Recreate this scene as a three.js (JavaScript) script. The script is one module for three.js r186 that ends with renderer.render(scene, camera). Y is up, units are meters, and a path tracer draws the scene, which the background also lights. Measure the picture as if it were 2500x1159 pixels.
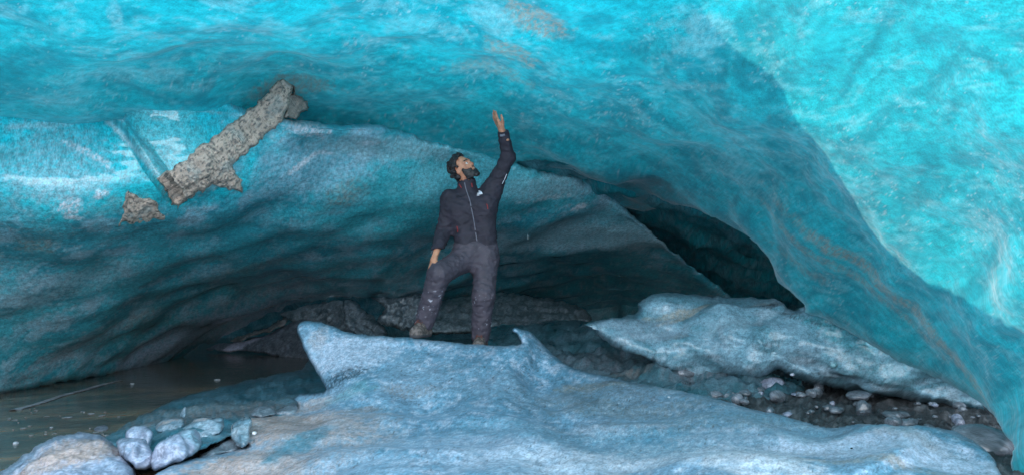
import * as THREE from 'three';
import { mergeGeometries, mergeVertices, toCreasedNormals } from 'three/addons/utils/BufferGeometryUtils.js';
import { createNoise3D } from 'simplex-noise';

// ---------------------------------------------------------------- camera, sky, sun, exposure
const EYE = 0.95, FOCAL = 1636, HORIZON = 720;                 // eye height above the pool (m); focal length and horizon on the 2500 x 1159 plate
const PITCH = Math.atan((HORIZON - 579.5) / FOCAL), CP = Math.cos(PITCH), SP = Math.sin(PITCH);
const scene = new THREE.Scene();
const camera = new THREE.PerspectiveCamera(2 * Math.atan(579.5 / FOCAL) * 180 / Math.PI, 2500 / 1159, 0.05, 600);
camera.position.set(0, EYE, 0);
camera.rotation.set(PITCH, 0, 0);
const renderer = new THREE.WebGLRenderer({ antialias: true });
renderer.toneMapping = THREE.LinearToneMapping;
renderer.toneMappingExposure = 2.4;
renderer.shadowMap.enabled = true;
renderer.setSize(1024, 474);
const SUN = new THREE.Vector3(-0.80, 0.10, 0.56).normalize();
{
  const w = 128, h = 64, data = new Float32Array(w * h * 4);
  for (let j = 0; j < h; j++) for (let i = 0; i < w; i++) {
    const el = ((j + 0.5) / h - 0.5) * Math.PI, t = Math.max(0, Math.sin(el)), k = (j * w + i) * 4;
    const g = Math.pow(1 - t, 2.2);                            // paler towards the horizon, the same all round
    data[k] = 1.45 + 0.95 * g; data[k + 1] = 1.65 + 0.92 * g; data[k + 2] = 1.88 + 0.85 * g; data[k + 3] = 1;
  }
  const sky = new THREE.DataTexture(data, w, h, THREE.RGBAFormat, THREE.FloatType);
  sky.mapping = THREE.EquirectangularReflectionMapping; sky.magFilter = sky.minFilter = THREE.LinearFilter; sky.needsUpdate = true;
  scene.background = sky; scene.environment = sky;
}
const sun = new THREE.DirectionalLight(0xffeedd, 2.4);
sun.position.copy(SUN).multiplyScalar(40); sun.castShadow = true; sun.shadow.radius = 0.35;
sun.shadow.mapSize.set(4096, 4096);
Object.assign(sun.shadow.camera, { left: -16, right: 16, top: 16, bottom: -16, near: 1, far: 90 });
scene.add(sun, sun.target);

// ---------------------------------------------------------------- helpers
let seed = 20240611;
const rnd = () => { seed = (seed + 0x6d2b79f5) | 0; let t = Math.imul(seed ^ (seed >>> 15), 1 | seed); t = (t + Math.imul(t ^ (t >>> 7), 61 | t)) ^ t; return ((t ^ (t >>> 14)) >>> 0) / 4294967296; };
const noise = createNoise3D(rnd);
const fbm = (x, y, z, o = 3) => { let s = 0, a = 0.5; for (let i = 0; i < o; i++) { s += a * noise(x, y, z); x = x * 2.03 + 7.1; y = y * 2.03 - 3.7; z = z * 2.03 + 1.9; a *= 0.5; } return s; };
const ss = (a, b, x) => { const t = Math.min(1, Math.max(0, (x - a) / (b - a))); return t * t * (3 - 2 * t); };
const mix = (a, b, t) => [a[0] + (b[0] - a[0]) * t, a[1] + (b[1] - a[1]) * t, a[2] + (b[2] - a[2]) * t];
const V = (x, y, z) => new THREE.Vector3(x, y, z);
function P(px, py, d) {                                        // a place on the survey plate at a distance d into the cave, as a point in metres
  const a = (px - 1250) / FOCAL, b = (579.5 - py) / FOCAL, t = d / (CP - b * SP);
  return V(a * t, EYE + (b * CP + SP) * t, -d);
}
const onLevel = (px, py, y) => { const p = P(px, py, 1); return P(px, py, p.y > EYE - 0.01 ? 30 : (y - EYE) / (p.y - EYE)); };
const taken = new Map();
const numbered = (n) => { const k = taken.get(n) || 0; taken.set(n, k + 1); return k ? `${n}_${String(k).padStart(3, '0')}` : n; };
function mesh(name, geometry, material, parent) {
  const m = new THREE.Mesh(geometry, material); m.castShadow = m.receiveShadow = true;
  if (parent) { m.name = name; parent.add(m); } else { m.name = numbered(name); scene.add(m); }
  return m;
}
const tag = (o, label, category, group) => { Object.assign(o.userData, { label, category }); if (group) o.userData.group = group; return o; };
const structure = (o, label) => { o.userData.kind = 'structure'; if (label) o.userData.label = label; return o; };

function spline(pts, step, closed = true, jitter = 0, salt = 0) {   // smooth curve through outline points
  const out = [], n = pts.length;
  for (let i = 0; i < (closed ? n : n - 1); i++) {
    const at = (k) => pts[closed ? (k + n) % n : Math.min(n - 1, Math.max(0, k))];
    const [p0, p1, p2, p3] = [at(i - 1), at(i), at(i + 1), at(i + 2)], m = Math.max(1, Math.round(Math.hypot(p2[0] - p1[0], p2[1] - p1[1]) / step));
    for (let k = 0; k < m; k++) {
      const t = k / m, q = [0, 1].map((c) => {
        const t1 = (p2[c] - p0[c]) * 0.4, t2 = (p3[c] - p1[c]) * 0.4;
        return (2 * t ** 3 - 3 * t * t + 1) * p1[c] + (t ** 3 - 2 * t * t + t) * t1 + (-2 * t ** 3 + 3 * t * t) * p2[c] + (t ** 3 - t * t) * t2;
      });
      if (jitter) { q[0] += jitter * fbm(q[0] / 28, q[1] / 28, salt, 3) * 2; q[1] += jitter * fbm(q[0] / 28, q[1] / 28, salt + 9, 3) * 2; }
      out.push(q);
    }
  }
  return out;
}
function thinPlate(pts) {                                      // smooth 1/depth through scattered soundings
  const n = pts.length, N = n + 3, A = [], phi = (r2) => (r2 < 1e-12 ? 0 : r2 * Math.log(r2)), S = 1000;
  if (n < 3) return () => 1 / pts[0][2];
  for (let i = 0; i < N; i++) A.push(new Float64Array(N + 1));
  pts.forEach(([x, y, d], i) => {
    pts.forEach(([u, v], j) => { A[i][j] = phi(((x - u) / S) ** 2 + ((y - v) / S) ** 2); });
    A[i][i] += 1e-3;
    A[i][n] = A[n][i] = 1; A[i][n + 1] = A[n + 1][i] = x / S; A[i][n + 2] = A[n + 2][i] = y / S; A[i][N] = 1 / d;
  });
  for (let c = 0; c < N; c++) {
    let p = c; for (let r = c + 1; r < N; r++) if (Math.abs(A[r][c]) > Math.abs(A[p][c])) p = r;
    [A[c], A[p]] = [A[p], A[c]];
    for (let r = 0; r < N; r++) if (r !== c) { const k = A[r][c] / A[c][c]; if (k) for (let m = c; m <= N; m++) A[r][m] -= k * A[c][m]; }
  }
  const w = A.map((row, i) => row[N] / row[i]);
  return (x, y) => { let s = w[n] + w[n + 1] * x / S + w[n + 2] * y / S; for (let i = 0; i < n; i++) s += w[i] * phi(((x - pts[i][0]) / S) ** 2 + ((y - pts[i][1]) / S) ** 2); return s; };
}
function steps(a, b, cell, lo, hi) {                           // grid lines: fine between lo and hi, wider beyond
  const out = []; let x = Math.max(a, lo), c = cell; const mid = [];
  for (; x < Math.min(b, hi); x += cell) mid.push(x);
  let left = []; c = cell; for (x = Math.max(a, lo) - c; x > a; c = Math.min(c * 1.25, 60), x -= c) left.push(x);
  if (a < lo) left.push(a);
  let right = []; c = cell; for (x = Math.min(b, hi); x < b; x += c, c = Math.min(c * 1.25, 60)) right.push(x);
  right.push(b);
  return out.concat(left.reverse(), mid, right);
}
const ZERO = [0, 0, 0];
// A weathered ice surface through soundings, bounded by an outline, rounded at its rim; with thick > 0 it is a closed body.
function relief({ outline, depth, cell = 4, jitter = 2, rim = [0, 0], thick = 0, bumps = [], ridges = [], colour, uvDir, salt = 0, follow }) {
  const poly = spline(outline, 7, true, jitter, salt), inv = follow ? null : thinPlate(depth);
  let x0 = 1e9, x1 = -1e9, y0 = 1e9, y1 = -1e9;
  for (const [x, y] of poly) { x0 = Math.min(x0, x); x1 = Math.max(x1, x); y0 = Math.min(y0, y); y1 = Math.max(y1, y); }
  const xs = steps(x0 - 1, x1 + 1, cell, -60, 2560), ys = steps(y0 - 1, y1 + 1, cell, -60, 1220), nx = xs.length, ny = ys.length;
  const reach = Math.max(rim[0], 12) * 1.2, sdf = new Float32Array(nx * ny);
  // signed distance: crossings per row, then distance to nearby segments
  const m = poly.length;
  for (let j = 0; j < ny; j++) {
    const y = ys[j], cross = [];
    for (let k = 0; k < m; k++) { const a = poly[k], b = poly[(k + 1) % m]; if ((a[1] > y) !== (b[1] > y)) cross.push(a[0] + (y - a[1]) / (b[1] - a[1]) * (b[0] - a[0])); }
    cross.sort((a, b) => a - b);
    for (let i = 0; i < nx; i++) { let c = 0; while (c < cross.length && cross[c] < xs[i]) c++; sdf[j * nx + i] = c % 2 ? 1e4 : -1e4; }
  }
  const lowest = (arr, v) => { let lo = 0, hi = arr.length; while (lo < hi) { const md = (lo + hi) >> 1; if (arr[md] < v) lo = md + 1; else hi = md; } return lo; };
  for (let k = 0; k < m; k++) {
    const a = poly[k], b = poly[(k + 1) % m], dx = b[0] - a[0], dy = b[1] - a[1], l2 = dx * dx + dy * dy || 1e-9;
    const big = Math.abs(a[0]) > 3000 || a[1] < -100 || a[0] < -80 || a[0] > 2580 ? 130 : 0, R = reach + cell * 2 + big;
    const i0 = lowest(xs, Math.min(a[0], b[0]) - R), i1 = lowest(xs, Math.max(a[0], b[0]) + R), j0 = lowest(ys, Math.min(a[1], b[1]) - R), j1 = lowest(ys, Math.max(a[1], b[1]) + R);
    for (let j = j0; j < j1; j++) for (let i = i0; i < i1; i++) {
      const t = Math.min(1, Math.max(0, ((xs[i] - a[0]) * dx + (ys[j] - a[1]) * dy) / l2)), d = Math.hypot(xs[i] - a[0] - t * dx, ys[j] - a[1] - t * dy), q = j * nx + i;
      if (d < Math.abs(sdf[q])) sdf[q] = Math.sign(sdf[q]) * d;
    }
  }
  const px = [], py = [], sd = [], index = [], vid = new Int32Array(nx * ny).fill(-1), cut = new Map();
  const vert = (q) => { if (vid[q] < 0) { vid[q] = px.length; px.push(xs[q % nx]); py.push(ys[(q / nx) | 0]); sd.push(sdf[q]); } return vid[q]; };
  const edge = (p, q) => {
    const key = p < q ? p * nx * ny + q : q * nx * ny + p;
    if (!cut.has(key)) { const t = sdf[p] / (sdf[p] - sdf[q]), xp = xs[p % nx], yp = ys[(p / nx) | 0], xq = xs[q % nx], yq = ys[(q / nx) | 0]; cut.set(key, px.length); px.push(xp + t * (xq - xp)); py.push(yp + t * (yq - yp)); sd.push(0); }
    return cut.get(key);
  };
  const tri = (t) => {
    const ins = t.filter((q) => sdf[q] > 0).length; if (!ins) return;
    const out = [];
    for (let k = 0; k < 3; k++) { const p = t[k], q = t[(k + 1) % 3]; if (sdf[p] > 0) out.push(vert(p)); if ((sdf[p] > 0) !== (sdf[q] > 0)) out.push(edge(p, q)); }
    for (let k = 1; k + 1 < out.length; k++) index.push(out[0], out[k], out[k + 1]);
  };
  for (let j = 0; j + 1 < ny; j++) for (let i = 0; i + 1 < nx; i++) { const q = j * nx + i; tri([q, q + nx, q + 1]); tri([q + 1, q + nx, q + nx + 1]); }
  const n = px.length, pos = new Float32Array(n * 3), roll = new Float32Array(n);
  const D = follow || ((x, y) => 1 / Math.max(0.02, inv(x, y)));
  const at = (x, y) => P(x, y, D(x, y));
  for (let i = 0; i < n; i++) {
    let d = D(px[i], py[i]);
    for (const r of ridges) d -= r(px[i], py[i]);
    if (rim[0]) { const s = Math.min(1, Math.max(0, sd[i]) / rim[0]); roll[i] = Math.sqrt(Math.max(0, 1 - (1 - s) ** 2)); d += rim[1] * (1 - roll[i]); } else roll[i] = 1;
    const p = P(px[i], py[i], d); pos.set([p.x, p.y, p.z], i * 3);
  }
  let g = new THREE.BufferGeometry(); g.setAttribute('position', new THREE.BufferAttribute(pos, 3)); g.setIndex(index); g.computeVertexNormals();
  const nor = g.attributes.normal.array, ring = sd.map((s) => (s === 0 ? 1 : 0));
  for (let i = 0; i < n; i++) {
    const x = pos[i * 3], y = pos[i * 3 + 1], z = pos[i * 3 + 2]; let h = 0;
    for (const b of bumps) h += typeof b === 'function' ? b(x, y, z) : b[0] * fbm(x * b[1] * (b[2] || 1) + salt, y * b[1] * (b[3] || 1), z * b[1] * (b[4] || 1) - salt, b[5] || 3);
    h *= ring[i] ? 0.25 : 0.25 + 0.75 * Math.min(1, sd[i] / 18);
    pos[i * 3] += nor[i * 3] * h; pos[i * 3 + 1] += nor[i * 3 + 1] * h; pos[i * 3 + 2] += nor[i * 3 + 2] * h;
  }
  let allPos = pos, allIndex = index;
  if (thick > 0) {                                             // the far side of the body, welded at the rim
    const back = new Int32Array(n), extra = []; let c = n;
    for (let i = 0; i < n; i++) {
      if (ring[i]) { back[i] = i; continue; }
      back[i] = c++; const s = rim[0] ? roll[i] : Math.min(1, sd[i] / 30), d = -pos[i * 3 + 2] + thick * Math.max(0.03, s) * (0.8 + 0.2 * noise(pos[i * 3] * 3, pos[i * 3 + 1] * 3, salt));
      const p = P(px[i], py[i], d); extra.push(p.x, p.y, p.z);
    }
    allPos = new Float32Array(pos.length + extra.length); allPos.set(pos); allPos.set(extra, pos.length);
    allIndex = index.slice(); for (let k = 0; k < index.length; k += 3) allIndex.push(back[index[k]], back[index[k + 2]], back[index[k + 1]]);
  }
  g = new THREE.BufferGeometry(); g.setAttribute('position', new THREE.BufferAttribute(allPos, 3)); g.setIndex(allIndex); g.computeVertexNormals();
  const N = allPos.length / 3, col = new Float32Array(N * 3), uv = new Float32Array(N * 2), [tu, tv] = uvDir || [V(1, 0, 0.35).normalize(), V(0, 0.8, -0.6)];
  const paint = colour ? colour(at) : () => [0.5, 0.5, 0.5];
  for (let i = 0; i < N; i++) {
    const x = allPos[i * 3], y = allPos[i * 3 + 1], z = allPos[i * 3 + 2];
    col.set(paint(x, y, z), i * 3);
    uv[i * 2] = x * tu.x + y * tu.y + z * tu.z; uv[i * 2 + 1] = x * tv.x + y * tv.y + z * tv.z;
  }
  g.setAttribute('color', new THREE.BufferAttribute(col, 3)); g.setAttribute('uv', new THREE.BufferAttribute(uv, 2));
  g.at = at; g.distance = (x, y) => { let d = D(x, y); for (const r of ridges) d -= r(x, y); return d; };
  return g;
}
// A patch of colour (frost, grit, bubbles; also painted glints and shade) on a surface: an uneven-edged ellipse fixed in the ice.
const patch = (at, x, y, rx, ry, turn, color, strength = 1, grain = 0.6, scale = 1) => {
  const c = at(x, y), t = turn * Math.PI / 180, ex = at(x + rx * Math.cos(t), y + rx * Math.sin(t)).sub(c), ey = at(x - ry * Math.sin(t), y + ry * Math.cos(t)).sub(c);
  const l1 = ex.lengthSq(), l2 = ey.lengthSq(), R = Math.max(Math.sqrt(l1), Math.sqrt(l2)) * 1.6, salt = x * 0.37 + y * 0.11;
  return (px, py, pz, col) => {
    const dx = px - c.x, dy = py - c.y, dz = pz - c.z; if (dx * dx + dy * dy + dz * dz > R * R) return col;
    const a = (dx * ex.x + dy * ex.y + dz * ex.z) / l1, b = (dx * ey.x + dy * ey.y + dz * ey.z) / l2, f = 7 * scale;
    const r = Math.hypot(a, b) + 0.45 * fbm(px * f + salt, py * f, pz * f, 4); let w = ss(1.0, 0.55, r) * strength;
    if (w <= 0) return col;
    if (grain) w *= 1 - grain + grain * ss(-0.25, 0.25, fbm(px * 26 * scale, py * 26 * scale, pz * 26 * scale + salt, 3));
    return mix(col, color, w);
  };
};

// ---------------------------------------------------------------- textures and materials
function texture(size, fn, srgb) {
  const d = new Uint8Array(size * size * 4);
  for (let j = 0; j < size; j++) for (let i = 0; i < size; i++) { const v = fn(i / size, j / size), k = (j * size + i) * 4; d[k] = v[0] * 255; d[k + 1] = v[1] * 255; d[k + 2] = v[2] * 255; d[k + 3] = 255; }
  const t = new THREE.DataTexture(d, size, size, THREE.RGBAFormat); t.wrapS = t.wrapT = THREE.RepeatWrapping; t.magFilter = THREE.LinearFilter; t.minFilter = THREE.LinearMipmapLinearFilter; t.generateMipmaps = true;
  if (srgb) t.colorSpace = THREE.SRGBColorSpace; t.needsUpdate = true; return t;
}
const torus = (u, v, f, salt, o) => {                          // noise that joins up at the edges of its tile
  const one = (x, y) => { let t = 0, am = 0.5, q = f; for (let i = 0; i < o; i++) { t += am * noise(x * q + salt, y * q - salt, salt * 3.1 + i * 7); q *= 2; am *= 0.5; } return t; };
  const a = ss(0.86, 1, u), b = ss(0.86, 1, v); let r = one(u, v);
  if (a > 0) r = r * (1 - a) + one(u - 1, v) * a;
  if (b > 0) { let t = one(u, v - 1); if (a > 0) t = t * (1 - a) + one(u - 1, v - 1) * a; r = r * (1 - b) + t * b; }
  return r;
};
const clamp = (v, a = 0, b = 1) => Math.min(b, Math.max(a, v));
const grainMap = texture(1024, (u, v) => {                     // bubbly, crystalline ice: pale flecks, fine dark veins
  const a = torus(u, v, 26, 3, 3), b = torus(u, v, 80, 8, 2), vein = ss(0.055, 0.0, Math.abs(torus(u, v, 22, 12, 3))), k = clamp(0.87 + 0.18 * a + 0.20 * b - 0.10 * vein, 0.4, 1); return [k, clamp(k * 1.01), clamp(k * 1.02)];
}, true);
const flowMap = texture(1024, (u, v) => {                      // drawn-out flow lines in the vault
  const w = 0.02 * torus(u, v, 6, 5, 2), a = torus(u, v + w, 18, 14, 3), b = torus(u, v, 110, 18, 2), k = clamp(0.90 + 0.12 * a + 0.13 * b, 0.45, 1); return [k, k, k];
}, true);
const crystalMap = texture(512, (u, v) => { const a = torus(u, v, 26, 1, 4), b = Math.abs(torus(u, v, 60, 4, 2)); const k = Math.min(1, Math.max(0, 0.5 + 0.5 * a + 0.25 * b)); return [k, k, k]; });
const gritMap = texture(512, (u, v) => { const a = torus(u, v, 90, 2, 3), b = torus(u, v, 30, 6, 3); const k = Math.min(1, Math.max(0, 0.5 + 0.75 * a + 0.3 * b)); return [k, k, k]; });
for (const t of [grainMap, flowMap, crystalMap, gritMap]) t.repeat.set(0.8, 0.8);
const ice = (o = {}) => new THREE.MeshPhysicalMaterial({ vertexColors: true, map: grainMap, bumpMap: crystalMap, bumpScale: 0.004, roughness: 0.34, ior: 1.31, ...o });
const iceCeiling = ice({ map: flowMap, roughness: 1, transmission: 0.5, thickness: 0, clearcoat: 0.2, clearcoatRoughness: 0.3, bumpScale: 0.003, side: THREE.DoubleSide });
const iceWall = ice({ roughness: 0.4, clearcoat: 1, clearcoatRoughness: 0.09, bumpScale: 0.005, side: THREE.DoubleSide });
const iceBlock = ice({ roughness: 0.38, clearcoat: 0.6, clearcoatRoughness: 0.15, bumpScale: 0.0022 });
const iceDull = ice({ roughness: 0.6, bumpScale: 0.006, side: THREE.DoubleSide });
const bootMatLace = new THREE.MeshStandardMaterial({ color: new THREE.Color().setRGB(0.12, 0.04, 0.03), roughness: 0.8 });
const grit = new THREE.MeshStandardMaterial({ vertexColors: true, bumpMap: gritMap, bumpScale: 0.012, roughness: 0.95, side: THREE.DoubleSide });

// ---------------------------------------------------------------- the cave: ceiling and right wall
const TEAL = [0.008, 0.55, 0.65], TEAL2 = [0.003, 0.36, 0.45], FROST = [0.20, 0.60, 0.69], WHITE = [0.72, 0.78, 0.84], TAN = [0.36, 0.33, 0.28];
const ceilingDepth = [
  [-900, -1500, 1.9], [600, -1500, 2.1], [1800, -1500, 2.0], [3400, -1500, 1.2],
  [-900, -600, 2.7], [0, -600, 2.85], [1250, -600, 2.95], [2500, -600, 1.9], [3400, -500, 1.35],
  [-900, 0, 3.2], [0, 0, 3.6], [600, 0, 3.8], [1250, 0, 4.15], [1800, 0, 3.75], [2500, 0, 2.55], [3400, 0, 1.6],
  [-900, 300, 4.0], [0, 260, 4.7], [350, 260, 5.0], [700, 200, 5.35], [1000, 310, 6.4], [1215, 262, 5.95], [1200, 400, 7.25], [1350, 450, 7.9], [1500, 250, 5.2], [1800, 300, 4.5], [2200, 300, 3.4], [2500, 300, 2.7], [3400, 300, 1.7],
  [1500, 420, 6.7], [1500, 490, 8.4], [1580, 505, 8.3], [1700, 505, 6.7], [1880, 640, 5.9], [1960, 745, 5.5], [2100, 640, 4.6], [2200, 850, 4.6], [2400, 960, 3.9], [2500, 1090, 3.4], [2450, 800, 3.2], [2500, 600, 2.9], [3400, 700, 1.8], [3400, 1200, 1.9],
  [300, 500, 7.4], [-900, 700, 6], [700, 450, 7.3], [400, 380, 6.3],
];
const ceilingGeo = relief({
  outline: [[-900, -1500], [600, -1500], [2000, -1500], [3400, -1500], [3400, 0], [3400, 800], [3400, 1400], [2600, 1200], [2500, 1092], [2440, 1035], [2400, 990], [2340, 948], [2280, 915], [2215, 886], [2150, 846], [2080, 810], [2010, 775], [1962, 768],
    [1964, 745], [1935, 716], [1902, 686], [1882, 640], [1842, 584], [1782, 541], [1705, 512], [1650, 506], [1600, 508], [1540, 516], [1480, 506], [1400, 490], [1200, 470], [900, 450], [600, 460], [200, 470], [-300, 600], [-900, 700]],
  depth: ceilingDepth, cell: 4, jitter: 2, rim: [26, 0.25],
  bumps: [[0.2, 0.55, 1, 1.3, 1, 2], [0.05, 1.7, 0.7, 1.6, 0.8, 2], [0.008, 7, 0.6, 1.7, 0.8]],
  uvDir: [V(0.6, 0.1, 0.75), V(-0.6, 0.6, 0.5)],
  colour: (at) => {
    const ps = [
      patch(at, 715, 225, 45, 40, 30, [0.22, 0.24, 0.22], 0.7, 0.5, 2), patch(at, 1310, 40, 75, 55, -20, TAN, 0.75, 0.8), patch(at, 1250, 130, 60, 40, 0, TAN, 0.65, 0.8), patch(at, 1190, 195, 45, 35, -30, TAN, 0.4, 0.8), patch(at, 1200, 40, 70, 40, 0, FROST, 0.7), patch(at, 1000, 60, 80, 30, 20, FROST, 0.5),
      patch(at, 2050, 640, 200, 14, 12, TAN, 0.5, 0.7), patch(at, 2230, 780, 230, 20, 10, TAN, 0.7, 0.7), patch(at, 1960, 640, 70, 18, 0, TAN, 0.35, 0.7),
      patch(at, 280, 25, 22, 40, 10, FROST, 0.6), patch(at, 300, 90, 15, 25, 30, FROST, 0.5), patch(at, 550, 15, 60, 14, 10, FROST, 0.5), patch(at, 1740, 60, 60, 45, 0, FROST, 0.7), patch(at, 1700, 90, 50, 30, 0, FROST, 0.5),
      patch(at, 1790, 430, 70, 35, 30, FROST, 0.6), patch(at, 1760, 330, 90, 30, 0, FROST, 0.35), patch(at, 2100, 930 - 130, 40, 10, 0, FROST, 0.5), patch(at, 320, 215, 45, 30, 40, FROST, 0.6), patch(at, 140, 245, 60, 30, 20, FROST, 0.4),
    ];
    return (x, y, z) => {
      const wx = 0.35 * fbm(x * 0.9, y * 0.9, z * 0.9, 2), band = fbm(x * 0.7 + 3, (y + wx) * 4.2, (z + wx * 1.4) * 2.6, 4), cloud = fbm(x * 1.6 + 9, y * 1.6, z * 1.6, 4);
      let c = mix(TEAL, TEAL2, ss(-0.35, 0.4, band + 0.4 * cloud));
      const sprinkle = fbm(x * 3, (y + 0.22 * z + 0.25 * wx) * 9, (z + 0.2 * wx) * 2.6, 5), fine = fbm(x * 9, (y + 0.22 * z + 0.25 * wx) * 34, (z + 0.2 * wx) * 9, 4);
      c = mix(c, FROST, 0.45 * ss(0.0, 0.5, sprinkle * 0.7 + cloud * 0.35 + fine * 0.5)); c = mix(c, TEAL2, 0.5 * ss(0.05, 0.4, -fine - 0.4 * sprinkle));
      c = mix(c, WHITE, 0.3 * ss(0.45, 0.65, fbm(x * 22, y * 30, z * 24, 2) + 0.35 * cloud));
      for (const p of ps) c = p(x, y, z, c);
      return c;
    };
  },
});
const ceiling = structure(mesh('cave_ceiling', ceilingGeo, iceCeiling), 'smooth translucent teal ice vault over the cave');

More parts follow.
